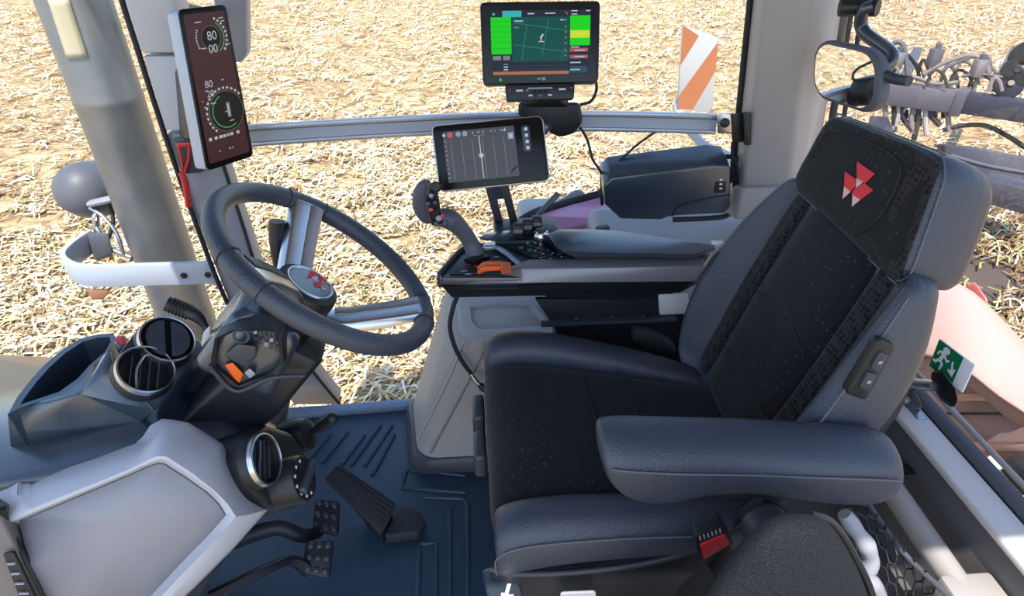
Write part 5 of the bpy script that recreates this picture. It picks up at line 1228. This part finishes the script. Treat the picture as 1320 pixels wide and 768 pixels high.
im = thing('field_implement', 'lilac-grey field implement with beams, hoses and tines behind the rear window', 'implement', at(1230, 150, Z=-.75))
def bar(a, c_, hh, dd, m, nm, par, bev=.01):
    a, c_ = Vector(a), Vector(c_); t = (c_-a).normalized(); sd = V(0, 0, 1).cross(t).normalized()
    mb = MB(); mb.loft([[p+sd*dd+V(0, 0, hh), p-sd*dd+V(0, 0, hh), p-sd*dd-V(0, 0, hh), p+sd*dd-V(0, 0, hh)] for p in (a, c_)], m, bevel=bev); return mb.build(nm, par)
bl_ = mat('implement_lilac_paint', (.115, .105, .125), .5); bs_ = mat('implement_slate_paint', (.045, .046, .066), .5)
pA, pB, pC = at(1085, 112, Z=-.62), at(1232, 130, Z=-.62), at(1345, 146, Z=-.60)
bar(pA, pB, .11, .11, bl_, 'main_beam', im); bar(pB+(pC-pB)*.06, pC, .10, .10, bs_, 'outer_beam', im)
bar(pB-(pB-pA)*.01, pB+(pC-pB)*.12, .135, .125, bl_, 'beam_collar', im)
bar(at(1210, 225, Z=-.85), at(1345, 260, Z=-.85), .10, .12, bs_, 'lower_beam', im); bar(at(1130, 160, Z=-.9), at(1150, 215, Z=-.9), .09, .09, bs_, 'cross_brace', im)
for x in (1150, 1175, 1300): bar(at(x, 120, Z=-.62)+V(0, .2, .1), at(x+4, 96, Z=-.62)+V(0, .1, .25), .05, .05, 'lamp', 'hose_bracket', im, .005)
hoses = [([(1128, 108), (1140, 70), (1156, 54), (1166, 64), (1170, 100)], .022, 'lamp', 'black hose hoop standing at the left end of the implement beam'),
 ([(1126, 100), (1150, 98), (1180, 100), (1205, 108), (1235, 106)], .02, 'taupe', 'brown hose lying along the top of the implement beam'),
 ([(1190, 96), (1215, 82), (1245, 72), (1262, 74), (1272, 82), (1274, 94)], .022, 'taupe', 'brown hose arching high over the middle of the implement beam'),
 ([(1215, 90), (1240, 78), (1262, 72), (1275, 76), (1276, 94)], .016, 'lamp', 'thin dark hose arching beside the brown one over the implement beam'),
 ([(1160, 150), (1172, 134), (1190, 128), (1206, 132), (1210, 145)], .018, 'beige', 'pale hose looping just below the implement beam'),
 ([(1215, 168), (1240, 162), (1270, 162), (1300, 176), (1330, 196)], .022, 'rubber', 'black hose sagging below the implement beam towards the right edge'),
 ([(1240, 98), (1268, 96), (1295, 100), (1330, 104)], .016, 'lamp', 'dark hose running right along the outer implement beam')]
for pts, r, m, lb in hoses:
    mb = MB(); mb.tube([at(x, y, Z=-.62)+V(0, 0, 0) if False else on(x, y, pB, V(-.55, -.8, .25)) for x, y in pts], r*1.1, m, seg=10, smooth=8); mb.build('hydraulic_hose', im)
for x, y, lb in ((1156, 78, 'pale valve block under the left hose hoop on the implement'), (1262, 88, 'pale valve block under the high brown hose arch'), (1205, 74, 'grey upright bracket rising above the middle of the implement beam')):
    c = on(x, y, pB, V(-.55, -.8, .25)); mb = MB(); mb.hull([c+V(i*.06, j*.05, k*.09) for i in (-1, 1) for j in (-1, 1) for k in (-1, 1)], 'trimgrey' if x != 1205 else 'lamp', .015); mb.lathe([(.03, .09), (.03, .14), (0, .15)], c, (0, 0, 1), 'lamp', 12); mb.build('valve_block', im)
dk = im
for k, (x, y, r) in enumerate(((1300, 112, .13), (1312, 92, .15), (1325, 75, .17))):
    c = on(x, y, pB, V(-.55, -.8, .25)); mb = MB(); mb.lathe([(0, .0), (r, .01), (r*.97, .02), (r*.5, .05), (.04, .06), (.03, .09), (0, .09)], c, (-.35-.2*k, -.5, .5-.2*k), 'black', 28); mb.build('disc_blade', dk)
rn = random.Random(33)
for i in range(14):
    x = 1130+i*13+rn.uniform(-5, 5); y = 100+(x-1130)*.10; w_ = rn.uniform(14, 40); h_ = rn.uniform(8, 34)
    pts = [(x-w_*.5, y+rn.uniform(-2, 6)), (x-w_*.3, y-h_*.7), (x, y-h_), (x+w_*.35, y-h_*.6), (x+w_*.5, y+rn.uniform(-2, 6))]
    o2 = pB+V(rn.uniform(-.2, .3), rn.uniform(-.2, .3), 0)
    mb = MB(); mb.tube([on(a, b_, o2, V(-.55, -.8, .25)) for a, b_ in pts], rn.uniform(.012, .02), rn.choice(['taupe', 'lamp', 'black', 'rubber']), seg=8, smooth=6); mb.build('hydraulic_hose', im)
# dark lower frame and residue darkened as shaded ground behind the tractor
def impt(x, y, back=0): return on(x, y, pB+V(-.6, .2, -.2), V(-.55, -.8, .25))
hk = im
pl0 = [impt(x, y) for x, y in ((1216, 186), (1262, 190), (1345, 206), (1345, 305), (1300, 285), (1262, 262), (1222, 250))]
mb = MB(); mb.prism(pl0, (.12, .25, -.08), bs_, .02); mb.build('frame_plate', hk)
mb = MB(); mb.tube([impt(1225, 200), impt(1275, 214), impt(1345, 226)], .02, 'lamp', seg=8); mb.build('plate_pipe', hk)
rn = random.Random(21)
for i in range(9):
    x = 1142+i*9+rn.uniform(-3, 3); y0 = 150+rn.uniform(-6, 8)
    mb = MB(); mb.tube([on(x, 128, pB, V(-.55, -.8, .25)), on(x+rn.uniform(-6, 6), y0, pB, V(-.55, -.8, .25)), on(x+rn.uniform(-10, 10), y0+rn.uniform(12, 26), pB, V(-.55, -.8, .25))], .028, ['taupe', 'rubber', 'beige', 'black'][i % 4], seg=8)
    mb.hull([on(x+a, y0+b, pB+V(.1, .1, 0), V(-.55, -.8, .25))+V(c*.04, c*.04, 0) for a in (-3, 3) for b in (-5, 6) for c in (0, 1)], ['navy2', 'lamp', 'rubber'][i % 3], .01)
    mb.build('spring_tine', im)
c = at(1300, 320, Z=GZ)
mb = MB(); mb.ball(c, (1.5, 2.0, .22), mat('shade_dark_soil', (.10, .075, .06), .95, bump=('noise', 8, 1)), (V(.8, .6, 0), V(-.6, .8, 0), V(0, 0, 1)))  # mound darkened in colour to give a shaded patch of ground
mb.build('shaded_mound', kind='structure')
def heap(r):
    x = r.uniform(-1.5, 1.5); y = r.uniform(-1.8, 1.8); return (c.x+x, c.y+y, 2)
scatter('shaded_residue', 6500, heap, 'mixed crop residue in painted dark shade on the ground behind the rear window', 'residue', (9, 6, 55, 14, 8), lambda x, y: .22*math.sqrt(max(0, 1-(((x-c.x)*.8+(y-c.y)*.6)/1.5)**2-(((y-c.y)*.8-(x-c.x)*.6)/2)**2)))  # dark straw mix; the ground's shadow is put into its colours
